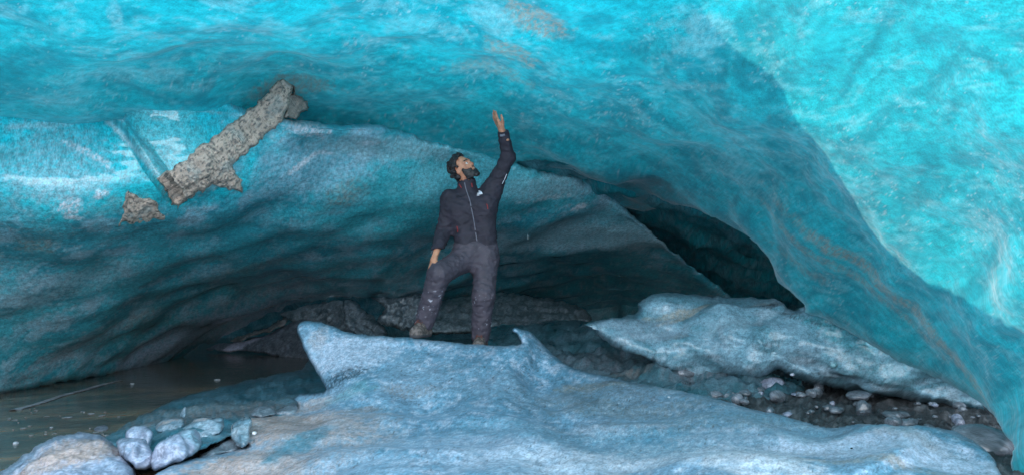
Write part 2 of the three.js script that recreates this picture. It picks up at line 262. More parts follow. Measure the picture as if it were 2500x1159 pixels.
// ---------------------------------------------------------------- the cave: left wall and the arch of ice behind the man
const DEEP = [0.09, 0.55, 0.66], DEEP2 = [0.04, 0.38, 0.48], MIST = [0.40, 0.67, 0.80], GREYICE = [0.42, 0.58, 0.70];
const wallBumps = [[0.12, 0.7, 1, 1.2, 1, 2], [0.014, 2.0, 0.6, 1.6, 0.8, 2], [0.005, 7, 0.6, 1.9, 0.8]];
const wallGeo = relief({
  outline: [[-900, 330], [-400, 250], [0, 262], [120, 262], [200, 262], [270, 285], [330, 225], [420, 225], [520, 228], [600, 262], [680, 287], [760, 290], [830, 298], [900, 300], [945, 311], [1000, 326], [1060, 346], [1110, 352], [1180, 372], [1230, 396], [1310, 415], [1345, 424], [1400, 432], [1450, 455], [1500, 482], [1540, 520], [1600, 575], [1680, 640], [1740, 690], [1785, 726],
    [1700, 745], [1620, 742], [1560, 752], [1480, 765], [1400, 752], [1250, 738], [1100, 748], [1000, 742], [930, 728], [860, 724], [800, 731], [720, 742], [660, 764], [600, 792], [540, 826], [475, 851], [440, 872], [400, 891], [250, 917], [130, 937], [0, 964], [-300, 1025], [-900, 1150]],
  depth: [[-900, 330, 4.5], [0, 270, 4.95], [220, 270, 5.2], [380, 235, 5.2], [560, 250, 5.45], [690, 295, 5.62], [900, 305, 6.1], [1060, 348, 6.5], [1180, 374, 6.8], [1345, 425, 7.2], [1500, 485, 7.9], [1680, 640, 9.2], [1780, 722, 10.2],
    [0, 450, 4.75], [250, 480, 5.0], [450, 440, 5.3], [640, 420, 5.7], [900, 450, 6.5], [0, 540, 4.95], [300, 560, 5.4], [600, 540, 6.1], [1000, 520, 7.0], [1300, 560, 8.1], [1300, 680, 10.6], [0, 750, 5.9], [400, 700, 7.0], [800, 620, 7.6], [1150, 640, 8.9], [1500, 610, 8.9], [1500, 690, 11.5],
    [0, 960, 6.48], [250, 916, 7.93], [440, 870, 10.3], [600, 792, 10.2], [720, 742, 10.0], [860, 725, 9.6], [1100, 745, 11.2], [1400, 750, 13.4], [1560, 748, 13], [-900, 700, 4.6], [-900, 1150, 3.6], [-300, 1025, 5.1], [500, 760, 8.6], [900, 700, 9.0]],
  cell: 4, jitter: 4, rim: [16, 0.14], salt: 3,
  bumps: wallBumps, uvDir: [V(0.85, 0, -0.52), V(-0.25, -0.75, -0.45)],
  ridges: [
    (x, y) => 0.10 * ss(22, 0, Math.abs((x - 255) * 0.83 - (y - 255) * 0.56 - 14)) * ss(230, 255, y) * ss(520, 480, y) * -1,     // the dark cleft beside the wedge
    (x, y) => { const u = (x - 690) * -0.69 + (y - 200) * 0.72, v = (x - 690) * 0.72 + (y - 200) * 0.69; return 0.06 * ss(85, 5, Math.abs(v + 5)) * ss(-10, 40, u) * ss(470, 380, u); },
    (x, y) => 0.16 * ss(0, 26, y - 285) * ss(90, 26, y - 300) * ss(660, 760, x) * ss(1000, 900, x),
  ],
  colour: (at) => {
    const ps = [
      patch(at, 300, 400, 420, 150, 0, [0.01, 0.62, 0.72], 0.95, 0.2, 0.5), patch(at, 250, 300, 420, 60, 0, [0.006, 0.62, 0.74], 0.9, 0.15, 0.5), patch(at, 1150, 440, 330, 130, 15, [0.07, 0.62, 0.70], 0.75, 0.3, 0.5), patch(at, 700, 560, 500, 60, -5, [0.05, 0.48, 0.56], 0.5, 0.4, 0.5),
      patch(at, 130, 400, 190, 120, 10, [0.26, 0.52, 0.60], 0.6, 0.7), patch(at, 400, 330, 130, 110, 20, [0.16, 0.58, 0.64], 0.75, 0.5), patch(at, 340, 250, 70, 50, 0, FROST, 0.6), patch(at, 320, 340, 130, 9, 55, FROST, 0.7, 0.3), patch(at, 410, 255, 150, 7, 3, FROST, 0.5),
      patch(at, 570, 350, 190, 40, -43, [0.42, 0.36, 0.33], 0.75, 0.6, 2), patch(at, 480, 440, 90, 40, -30, [0.44, 0.38, 0.34], 0.8, 0.5, 2), patch(at, 760, 420, 160, 80, 10, MIST, 0.7), patch(at, 960, 360, 200, 40, 14, [0.42, 0.74, 0.82], 0.85, 0.4), patch(at, 1350, 450, 160, 30, 18, [0.46, 0.72, 0.80], 0.85, 0.4), patch(at, 1150, 440, 170, 70, 20, [0.22, 0.70, 0.79], 0.75, 0.4), patch(at, 1600, 590, 180, 40, 45, [0.54, 0.70, 0.77], 0.8, 0.4), patch(at, 1450, 560, 150, 50, 25, [0.34, 0.66, 0.75], 0.7, 0.5),
      patch(at, 380, 850, 230, 45, -12, [0.48, 0.60, 0.78], 0.9, 0.5), patch(at, 560, 800, 130, 40, -25, [0.48, 0.62, 0.78], 0.85, 0.5), patch(at, 150, 870, 220, 25, -22, [0.40, 0.46, 0.52], 0.7, 0.7), patch(at, 150, 700, 190, 35, -20, [0.34, 0.52, 0.60], 0.6, 0.6),
      patch(at, 90, 600, 60, 25, 10, TAN, 0.6, 0.8), patch(at, 300, 500, 26, 60, 50, TAN, 0.3, 0.8), patch(at, 840, 470, 60, 35, 0, TAN, 0.55, 0.8), patch(at, 650, 780, 40, 8, -20, TAN, 0.6, 0.7), patch(at, 340, 770, 60, 8, -25, TAN, 0.6, 0.8), patch(at, 640, 640, 60, 12, -30, [0.4, 0.42, 0.4], 0.5, 0.7),
      patch(at, 750, 312, 62, 24, 12, [0.8, 0.82, 0.88], 1, 0.9, 2), patch(at, 740, 405, 60, 9, -28, [0.8, 0.82, 0.88], 0.95, 0.7, 2), patch(at, 790, 378, 34, 6, 10, [0.8, 0.82, 0.88], 0.9, 0.6, 2), patch(at, 172, 500, 38, 24, 10, [0.8, 0.82, 0.88], 1, 0.9, 2), patch(at, 180, 527, 26, 6, -4, [0.8, 0.82, 0.88], 0.9, 0.4, 2), patch(at, 245, 478, 14, 18, 50, [0.8, 0.82, 0.88], 0.9, 0.8, 2), patch(at, 210, 370, 75, 12, 52, [0.78, 0.82, 0.88], 0.9, 0.9, 2), patch(at, 1412, 500, 26, 10, -15, [0.8, 0.84, 0.88], 0.9, 0.7, 2), patch(at, 1340, 478, 70, 10, 20, [0.7, 0.78, 0.84], 0.8, 0.8, 2), patch(at, 900, 345, 40, 10, 5, [0.7, 0.78, 0.84], 0.7, 0.8, 2), patch(at, 335, 370, 150, 8, 57, [0.5, 0.7, 0.76], 0.95, 0.3, 2), patch(at, 415, 258, 150, 7, 3, [0.4, 0.66, 0.74], 0.9, 0.4, 2), patch(at, 290, 265, 40, 22, -20, [0.4, 0.68, 0.75], 0.9, 0.4, 2), patch(at, 100, 300, 110, 8, -4, [0.36, 0.64, 0.72], 0.8, 0.5, 2), patch(at, 100, 420, 150, 90, 0, [0.36, 0.58, 0.66], 0.5, 0.9, 1.4), patch(at, 660, 712, 140, 10, -5, [0.42, 0.48, 0.55], 0.6, 0.7),  // the near-white patches are wet glints painted into the ice colour
    ];
    return (x, y, z) => {
      const wx = 0.4 * fbm(x * 0.8, y * 0.8, z * 0.8, 2), s = (x * 0.35 - y) , band = fbm(x * 0.9, (s + wx) * 4.5, z * 0.9, 4), cloud = fbm(x * 1.9 + 4, y * 1.9, z * 1.9, 4);
      let c = mix(DEEP, DEEP2, ss(-0.3, 0.35, band + 0.3 * cloud));
      c = mix(c, MIST, 0.75 * ss(0.02, 0.5, cloud + 0.5 * fbm(x * 3, (s + wx) * 12, z * 3, 4)));
      c = mix(c, GREYICE, 0.4 * ss(0.2, 0.5, fbm(x * 2.2 + 20, (s + wx) * 6, z * 2.2, 4)));
      c = mix(c, [0.45, 0.62, 0.70], 0.6 * ss(0.26, 0.5, fbm(x * 12, (s + wx) * 26, z * 12, 3) + 0.4 * cloud));
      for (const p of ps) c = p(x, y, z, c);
      const lace = ss(0.10, 0.0, Math.abs(fbm(x * 5, y * 5, z * 5, 4))) * ss(-0.05, 0.3, fbm(x * 1.1 + 30, y * 1.1, z * 1.1, 2));
      return mix(c, [0.42, 0.62, 0.69], 0.35 * lace);
    };
  },
});
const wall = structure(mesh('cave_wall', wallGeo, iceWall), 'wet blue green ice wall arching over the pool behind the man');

// sediment frozen into the wall
const gritCol = () => (x, y, z) => { const melt = ss(0.05, 0.35, fbm(x * 3.5 + 60, y * 3.5, z * 3.5, 4)); const a = fbm(x * 9, y * 9, z * 9, 3), b = fbm(x * 27, y * 27, z * 27, 3); let c = mix([0.56, 0.45, 0.37], [0.44, 0.35, 0.29], ss(-0.2, 0.3, a)); c = mix(c, [0.12, 0.12, 0.12], 0.85 * ss(0.08, 0.3, b)); return mix(mix(c, [0.56, 0.48, 0.43], 0.4 * ss(0.15, 0.4, -b)), [0.34, 0.42, 0.42], 0.4 * melt); };
const gritBumps = [[0.05, 5], [0.03, 16, 1, 1, 1, 4]];
const gritRelief = (x, y, z) => 0.025 * fbm(x * 5 + 40, y * 5, z * 5, 3) + 0.028 * Math.abs(fbm(x * 15, y * 15 + 9, z * 15, 3));
const sediment = (name, outline, colour, off) => mesh(name, relief({ outline, follow: (x, y) => wallGeo.distance(x, Math.max(y, 262)) - off - 0.0016 * Math.max(0, 262 - y), cell: 2.5, jitter: 7, rim: [8, 0.05], thick: 0.2, bumps: [...wallBumps, gritRelief], colour, salt: 3 }), grit, wall);
sediment('sediment_band', [[690, 194], [706, 200], [716, 222], [708, 255], [694, 288], [668, 312], [636, 345], [600, 378], [574, 408], [586, 438], [594, 468], [560, 462], [520, 459], [478, 474], [445, 498], [430, 512], [412, 490], [400, 460], [386, 437], [416, 412], [446, 384], [490, 356], [528, 330], [560, 300], [606, 270], [640, 236], [664, 210]], gritCol, 0.02).userData.label = 'diagonal wedge of grey beige gravelly sediment frozen in the ice';
sediment('sediment_facet', [[706, 202], [722, 214], [740, 240], [758, 262], [742, 278], [700, 290], [700, 260], [708, 226]], () => (x, y, z) => mix([0.20, 0.19, 0.17], [0.30, 0.27, 0.24], ss(-0.2, 0.3, fbm(x * 20, y * 20, z * 20, 3))), -0.02).userData.label = 'dark brown flank at the top of the sediment wedge';
mesh('sediment_patch', relief({ outline: [[310, 462], [345, 482], [375, 488], [396, 518], [400, 535], [360, 543], [300, 550], [285, 545], [298, 520], [302, 490]], follow: (x, y) => wallGeo.distance(x, y) - 0.015, cell: 2.5, jitter: 6, rim: [9, 0.05], thick: 0.15, bumps: [...wallBumps, gritRelief], colour: gritCol, salt: 3 }), grit, wall);

// ---------------------------------------------------------------- deep cave behind the arch
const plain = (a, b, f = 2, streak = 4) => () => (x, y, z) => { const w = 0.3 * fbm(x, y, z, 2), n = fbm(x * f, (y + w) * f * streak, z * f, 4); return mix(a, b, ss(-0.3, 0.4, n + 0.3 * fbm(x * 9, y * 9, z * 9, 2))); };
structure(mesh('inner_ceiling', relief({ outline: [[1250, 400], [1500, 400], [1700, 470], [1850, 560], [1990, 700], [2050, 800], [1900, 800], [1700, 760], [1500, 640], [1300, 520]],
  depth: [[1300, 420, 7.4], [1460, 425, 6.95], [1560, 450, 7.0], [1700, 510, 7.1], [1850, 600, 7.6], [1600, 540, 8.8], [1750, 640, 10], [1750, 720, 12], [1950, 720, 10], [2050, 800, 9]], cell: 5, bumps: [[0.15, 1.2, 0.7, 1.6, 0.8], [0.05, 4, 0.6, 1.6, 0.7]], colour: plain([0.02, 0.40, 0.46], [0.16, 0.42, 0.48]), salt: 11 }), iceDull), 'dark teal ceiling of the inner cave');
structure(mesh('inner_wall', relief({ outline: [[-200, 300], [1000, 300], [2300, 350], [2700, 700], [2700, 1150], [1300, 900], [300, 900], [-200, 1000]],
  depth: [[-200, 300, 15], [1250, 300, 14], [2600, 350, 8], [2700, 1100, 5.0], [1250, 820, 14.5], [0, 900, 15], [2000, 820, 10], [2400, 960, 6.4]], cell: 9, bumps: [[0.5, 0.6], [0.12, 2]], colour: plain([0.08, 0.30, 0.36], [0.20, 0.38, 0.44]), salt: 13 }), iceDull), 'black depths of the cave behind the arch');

// lumps of dark ice at the back of the arch
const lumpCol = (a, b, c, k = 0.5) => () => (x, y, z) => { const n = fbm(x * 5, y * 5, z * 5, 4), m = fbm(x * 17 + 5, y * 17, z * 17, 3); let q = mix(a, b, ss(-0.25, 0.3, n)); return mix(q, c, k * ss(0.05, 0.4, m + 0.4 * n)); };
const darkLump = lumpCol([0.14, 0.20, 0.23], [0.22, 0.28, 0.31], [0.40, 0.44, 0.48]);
function lump(name, label, category, outline, depth, o = {}, group) {
  const g = relief({ outline, depth, cell: o.cell || 3, jitter: o.jitter ?? 3, rim: o.rim || [18, 0.14], thick: o.thick || 0.5, bumps: o.bumps || [[0.06, 4], [0.025, 11]], colour: o.colour || darkLump, salt: outline[0][0] * 0.01 });
  return tag(mesh(name, g, o.material || iceWall), label, category, group);
}
lump('ice_mound', 'low grey ice mound with a pale snowy edge, at the back of the pool', 'ice mound', [[500, 852], [540, 838], [600, 830], [660, 812], [700, 792], [745, 780], [800, 800], [820, 860], [770, 880], [700, 874], [610, 858], [540, 857]],
  [[500, 852, 11.2], [700, 850, 10.6], [745, 780, 11.2], [800, 870, 10]], { colour: (at) => { const b = lumpCol([0.12, 0.15, 0.18], [0.18, 0.21, 0.25], [0.32, 0.34, 0.4])(at), ps = [patch(at, 570, 845, 70, 12, -4, [0.6, 0.58, 0.72], 0.95, 0.3)]; return (x, y, z) => ps[0](x, y, z, b(x, y, z)); }, material: iceDull });
lump('ice_ledge', 'dark grey ice ledge above the mound, left of the slanted block', 'ice ledge', [[680, 768], [720, 752], [780, 738], [850, 734], [870, 770], [870, 830], [780, 830], [720, 790]], [[680, 768, 11.6], [850, 740, 11.2], [800, 820, 11]], { thick: 1 });
lump('ice_shard', 'thin twisted strip of pale dirty ice hanging in the dark opening', 'ice shard', [[556, 832], [585, 820], [620, 808], [650, 800], [672, 786], [690, 775], [700, 780], [690, 795], [660, 808], [620, 820], [585, 832]], [[556, 832, 11.3], [690, 780, 11.4], [620, 815, 11.2]], { rim: [6, 0.06], thick: 0.15, colour: lumpCol([0.16, 0.14, 0.13], [0.26, 0.23, 0.21], [0.45, 0.4, 0.38]) });
lump('ice_block', 'slanted dark translucent ice block standing behind the foreground slab', 'ice block', [[836, 738], [850, 728], [868, 736], [890, 755], [920, 780], [940, 800], [948, 840], [900, 850], [868, 815], [848, 800], [838, 770]], [[840, 740, 10], [930, 800, 9.6], [870, 790, 9.5]], { rim: [14, 0.16], colour: lumpCol([0.14, 0.20, 0.24], [0.24, 0.30, 0.34], [0.44, 0.5, 0.54], 0.7) });
lump('ice_pillar', 'thin ice pillar with a round hole, beside the slanted dark block', 'ice pillar', [[905, 722], [960, 722], [1000, 715], [1040, 715], [1060, 760], [1040, 800], [1000, 805], [965, 800], [930, 792], [918, 778], [932, 765], [940, 750], [925, 738]], [[905, 722, 9.8], [1040, 715, 9.8], [1000, 800, 9.6], [940, 760, 9.6]], { rim: [14, 0.15], jitter: 4, bumps: [[0.1, 5], [0.04, 14]], colour: lumpCol([0.14, 0.20, 0.24], [0.24, 0.30, 0.34], [0.44, 0.5, 0.54], 0.6) });
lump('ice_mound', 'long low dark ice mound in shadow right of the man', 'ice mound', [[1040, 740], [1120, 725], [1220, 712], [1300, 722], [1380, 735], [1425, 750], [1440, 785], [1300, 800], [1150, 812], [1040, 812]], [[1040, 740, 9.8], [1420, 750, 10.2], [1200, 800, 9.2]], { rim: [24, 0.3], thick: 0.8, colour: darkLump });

// ---------------------------------------------------------------- ground, water
const groundGeo = new THREE.PlaneGeometry(500, 500, 240, 240); groundGeo.rotateX(-Math.PI / 2);
{ const p = groundGeo.attributes.position, c = new Float32Array(p.count * 3);
  for (let i = 0; i < p.count; i++) {
    const sx = p.getX(i) / 250, sz = p.getZ(i) / 250, x = Math.sign(sx) * Math.abs(sx) ** 2.2 * 250, z = Math.sign(sz) * Math.abs(sz) ** 2.2 * 250 - 3;
    const pool = ss(-0.4, -1.6, x + 0.25 * (z + 4)) * ss(6, 2, z);
    p.setXYZ(i, x, 0.06 - 0.35 * pool - 0.25 * ss(-1.3, -0.4, x) * ss(3.4, 2.7, x) * ss(-1.7, -2.5, z) + 0.03 * fbm(x * 1.5, 0, z * 1.5, 3), z);
    const snow = ss(-0.15, 0.1, fbm(x * 0.12, 8, z * 0.12, 4) + 0.12) * ss(1.5, 3.5, Math.hypot(x, z + 1)) ; c.set(mix(mix([0.24, 0.22, 0.21], [0.36, 0.35, 0.35], ss(-0.3, 0.3, fbm(x * 3, 4, z * 3, 4))), [0.72, 0.74, 0.77], snow), i * 3);  // snow out of view, added as a pale reflector to brighten the cave
  }
  groundGeo.setAttribute('color', new THREE.BufferAttribute(c, 3)); groundGeo.computeVertexNormals(); }
structure(mesh('ground', groundGeo, new THREE.MeshStandardMaterial({ vertexColors: true, roughness: 0.95, bumpMap: gritMap, bumpScale: 0.02 })), 'grey glacial gravel with unseen snow added for bounce light');
const waterGeo = new THREE.PlaneGeometry(24, 24, 200, 200); waterGeo.rotateX(-Math.PI / 2); waterGeo.translate(-8, 0, -9);
{ const p = waterGeo.attributes.position, c = new Float32Array(p.count * 3), uv = waterGeo.attributes.uv;
  for (let i = 0; i < p.count; i++) {
    const x = p.getX(i), z = p.getZ(i), u = x * 0.83 - z * 0.55, v = x * 0.55 + z * 0.83, s = fbm(u * 0.5, v * 2.4, 3, 4), k = fbm(u * 2.2, v * 7, 9, 3);
    let q = mix([0.095, 0.10, 0.088], [0.15, 0.13, 0.10], ss(-0.2, 0.35, s)); q = mix(q, [0.27, 0.20, 0.135], 0.7 * ss(0.1, 0.45, s + k * 0.7));
    c.set(q, i * 3); uv.setXY(i, x, z);
  }
  waterGeo.setAttribute('color', new THREE.BufferAttribute(c, 3)); }
const rippleMap = texture(512, (u, v) => { const k = 0.5 + 0.5 * torus(u, v, 9, 21, 3); return [k, k, k]; }); rippleMap.repeat.set(0.5, 0.8);
structure(mesh('water', waterGeo, new THREE.MeshPhysicalMaterial({ vertexColors: true, roughness: 0.12, ior: 1.33, bumpMap: rippleMap, bumpScale: 0.004 })), 'still silty brown meltwater pool');

// ---------------------------------------------------------------- right hand shelf of ice and what lies behind the slab
const SHELF = [0.26, 0.44, 0.53];
const shelfPts = [[1425, 795, 6.2], [1560, 735, 6.5], [1640, 718, 6.6], [1800, 724, 6.3], [1915, 736, 5.9], [1960, 760, 5.75], [1500, 840, 6.15], [1620, 895, 6.1], [1750, 925, 6.0], [1950, 920, 5.55], [1700, 800, 6.0], [1850, 820, 5.6], [2100, 850, 5.2], [2100, 940, 5.4], [2300, 985, 5.1], [2450, 1010, 4.9], [2300, 900, 5.0], [2550, 1000, 4.7]];
tag(mesh('ice_shelf', relief({ outline: [[1425, 795], [1450, 782], [1500, 772], [1553, 762], [1556, 742], [1580, 728], [1640, 717], [1720, 722], [1800, 724], [1860, 727], [1912, 734], [1922, 752], [1945, 758], [1970, 745], [2050, 760], [2200, 830], [2350, 900], [2500, 960], [2650, 1040], [2600, 1060], [2480, 1035], [2400, 1012], [2330, 1000], [2260, 985], [2200, 970], [2120, 958], [2050, 950], [1990, 940], [1930, 918], [1900, 905], [1870, 915], [1840, 922], [1800, 918], [1750, 925], [1700, 922], [1640, 905], [1600, 888], [1560, 868], [1500, 842], [1460, 818]],
  depth: shelfPts, cell: 3.5, uvDir: [V(1, 0, 0.1), V(0, 0.95, -0.3)], jitter: 3, rim: [20, 0.22], thick: 0.7, salt: 17, bumps: [[0.14, 1.4, 1, 1.5, 1, 2], [0.02, 4, 0.7, 1.6, 0.7], [0.006, 12, 0.7, 1.6, 0.7]],
  colour: (at) => {
    const ps = [patch(at, 1680, 755, 110, 9, -18, [0.5, 0.45, 0.38], 0.8, 0.5), patch(at, 1650, 775, 60, 5, -22, [0.55, 0.46, 0.36], 0.7, 0.5), patch(at, 1870, 735, 90, 7, 3, [0.55, 0.47, 0.4], 0.6, 0.5), patch(at, 1885, 745, 30, 12, 10, [0.05, 0.06, 0.08], 1, 0.6, 2), patch(at, 1985, 790, 75, 12, 30, [0.06, 0.09, 0.11], 0.9, 0.9, 2), patch(at, 1930, 770, 40, 7, 25, [0.06, 0.09, 0.11], 0.8, 0.8, 2), patch(at, 1650, 820, 30, 12, 0, [0.5, 0.45, 0.42], 0.6, 0.7), patch(at, 1570, 800, 130, 45, 5, [0.36, 0.44, 0.52], 0.6, 0.4), patch(at, 1780, 795, 60, 20, 0, [0.42, 0.55, 0.62], 0.5, 0.6), patch(at, 2060, 815, 140, 40, 25, [0.06, 0.36, 0.42], 0.8, 0.4), patch(at, 2150, 900, 180, 40, 12, [0.12, 0.34, 0.40], 0.7, 0.6)];  // near-black patches paint shaded holes; the last one paints underside shade
    return (x, y, z) => {
      const w = 0.25 * fbm(x * 1.3, y * 1.3, z * 1.3, 2), s = y + 0.28 * x, b = fbm(x * 1.2, (s + w) * 8, z * 1.2, 4), k = fbm(x * 3, y * 3 + 5, z * 3, 4);
      let c = mix(SHELF, [0.15, 0.33, 0.40], ss(-0.2, 0.4, b + 0.3 * k)); c = mix(c, [0.48, 0.60, 0.68], 0.6 * ss(0.05, 0.5, k + 0.5 * fbm(x * 9, (s + w) * 20, z * 9, 3)));
      for (const p of ps) c = p(x, y, z, c); return c;
    };
  } }), iceBlock), 'pale wedge shaped ice shelf jutting left from the right wall', 'ice shelf');

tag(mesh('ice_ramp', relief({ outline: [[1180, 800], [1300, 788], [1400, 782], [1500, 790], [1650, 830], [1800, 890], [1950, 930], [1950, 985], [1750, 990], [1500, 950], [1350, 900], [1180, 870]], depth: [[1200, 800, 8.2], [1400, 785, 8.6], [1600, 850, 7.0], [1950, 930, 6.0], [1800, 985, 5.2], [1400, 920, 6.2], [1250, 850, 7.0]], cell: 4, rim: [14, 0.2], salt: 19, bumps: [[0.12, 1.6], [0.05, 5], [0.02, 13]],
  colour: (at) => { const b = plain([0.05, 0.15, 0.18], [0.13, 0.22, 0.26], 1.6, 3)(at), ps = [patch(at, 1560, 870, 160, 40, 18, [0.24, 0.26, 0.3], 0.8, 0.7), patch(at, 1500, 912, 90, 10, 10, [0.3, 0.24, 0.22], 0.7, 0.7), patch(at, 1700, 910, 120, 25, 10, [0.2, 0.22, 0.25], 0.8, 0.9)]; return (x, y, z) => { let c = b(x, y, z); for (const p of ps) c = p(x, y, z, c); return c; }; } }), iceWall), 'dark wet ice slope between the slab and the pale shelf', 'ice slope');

// teal ramp of ice at the pool's near edge
tag(mesh('ice_bank', relief({ outline: [[240, 1085], [300, 1040], [370, 1003], [430, 975], [520, 948], [600, 930], [680, 912], [735, 902], [760, 870], [800, 880], [900, 900], [900, 1000], [740, 1010], [600, 1050], [450, 1110], [300, 1130]],
  depth: [[240, 1085, 4.26], [430, 975, 6.05], [600, 930, 7.3], [760, 895, 8.2], [860, 900, 7.4], [800, 975, 5.7], [700, 1000, 4.95], [600, 1030, 4.5], [450, 1080, 3.95], [300, 1120, 3.75], [600, 970, 5.9]], cell: 3.5, rim: [10, 0.1], salt: 23, bumps: [[0.05, 2.5], [0.02, 9]],
  colour: (at) => { const b = plain([0.06, 0.21, 0.27], [0.16, 0.32, 0.39], 2, 3)(at), ps = [patch(at, 620, 1000, 170, 18, -12, [0.33, 0.28, 0.27], 0.85, 0.6), patch(at, 500, 995, 90, 12, -14, [0.42, 0.4, 0.38], 0.6, 0.8)]; return (x, y, z) => { let c = b(x, y, z); for (const p of ps) c = p(x, y, z, c); return c; }; } }), iceBlock), 'smooth teal ice bank sloping into the brown pool', 'ice bank');

// ---------------------------------------------------------------- the foreground slab that the man stands on
const SLAB = [0.27, 0.43, 0.56], SLAB2 = [0.16, 0.35, 0.48], SLABW = [0.66, 0.70, 0.81];
const slabDepth = [[722, 800, 5.55], [760, 785, 5.6], [850, 812, 5.6], [1000, 826, 5.58], [1100, 835, 5.6], [1200, 842, 5.65], [1255, 800, 5.75], [1345, 862, 5.9], [1400, 900, 5.75], [1500, 926, 5.5], [1700, 962, 5.0], [1850, 1000, 4.55], [2030, 1042, 4.0], [2100, 1040, 3.9], [2330, 1045, 3.8], [2445, 1150, 3.1], [2500, 1220, 2.8],
  [795, 958, 5.05], [760, 890, 5.35], [900, 900, 5.2], [1100, 920, 5.2], [1230, 900, 5.3], [1300, 960, 5.15], [720, 970, 4.95], [570, 1035, 4.2], [565, 1080, 3.95], [600, 1090, 3.85], [380, 1159, 3.3], [700, 1090, 3.85], [850, 1000, 4.6], [1000, 990, 4.75], [1150, 1050, 4.15], [1350, 1100, 3.75], [1480, 1040, 4.35], [1600, 1060, 4.1], [1300, 1159, 3.2], [900, 1159, 3.2], [1700, 1159, 3.05], [2150, 1100, 3.3], [2200, 1062, 3.5], [2000, 1130, 3.15], [1900, 1060, 3.75], [2300, 1159, 2.9], [1250, 1400, 2.2], [300, 1400, 2.2], [2500, 1400, 2.0]];
const TROUGH = [[1300, 880], [1312, 955], [1370, 1030], [1470, 1092], [1620, 1165], [1760, 1230]];
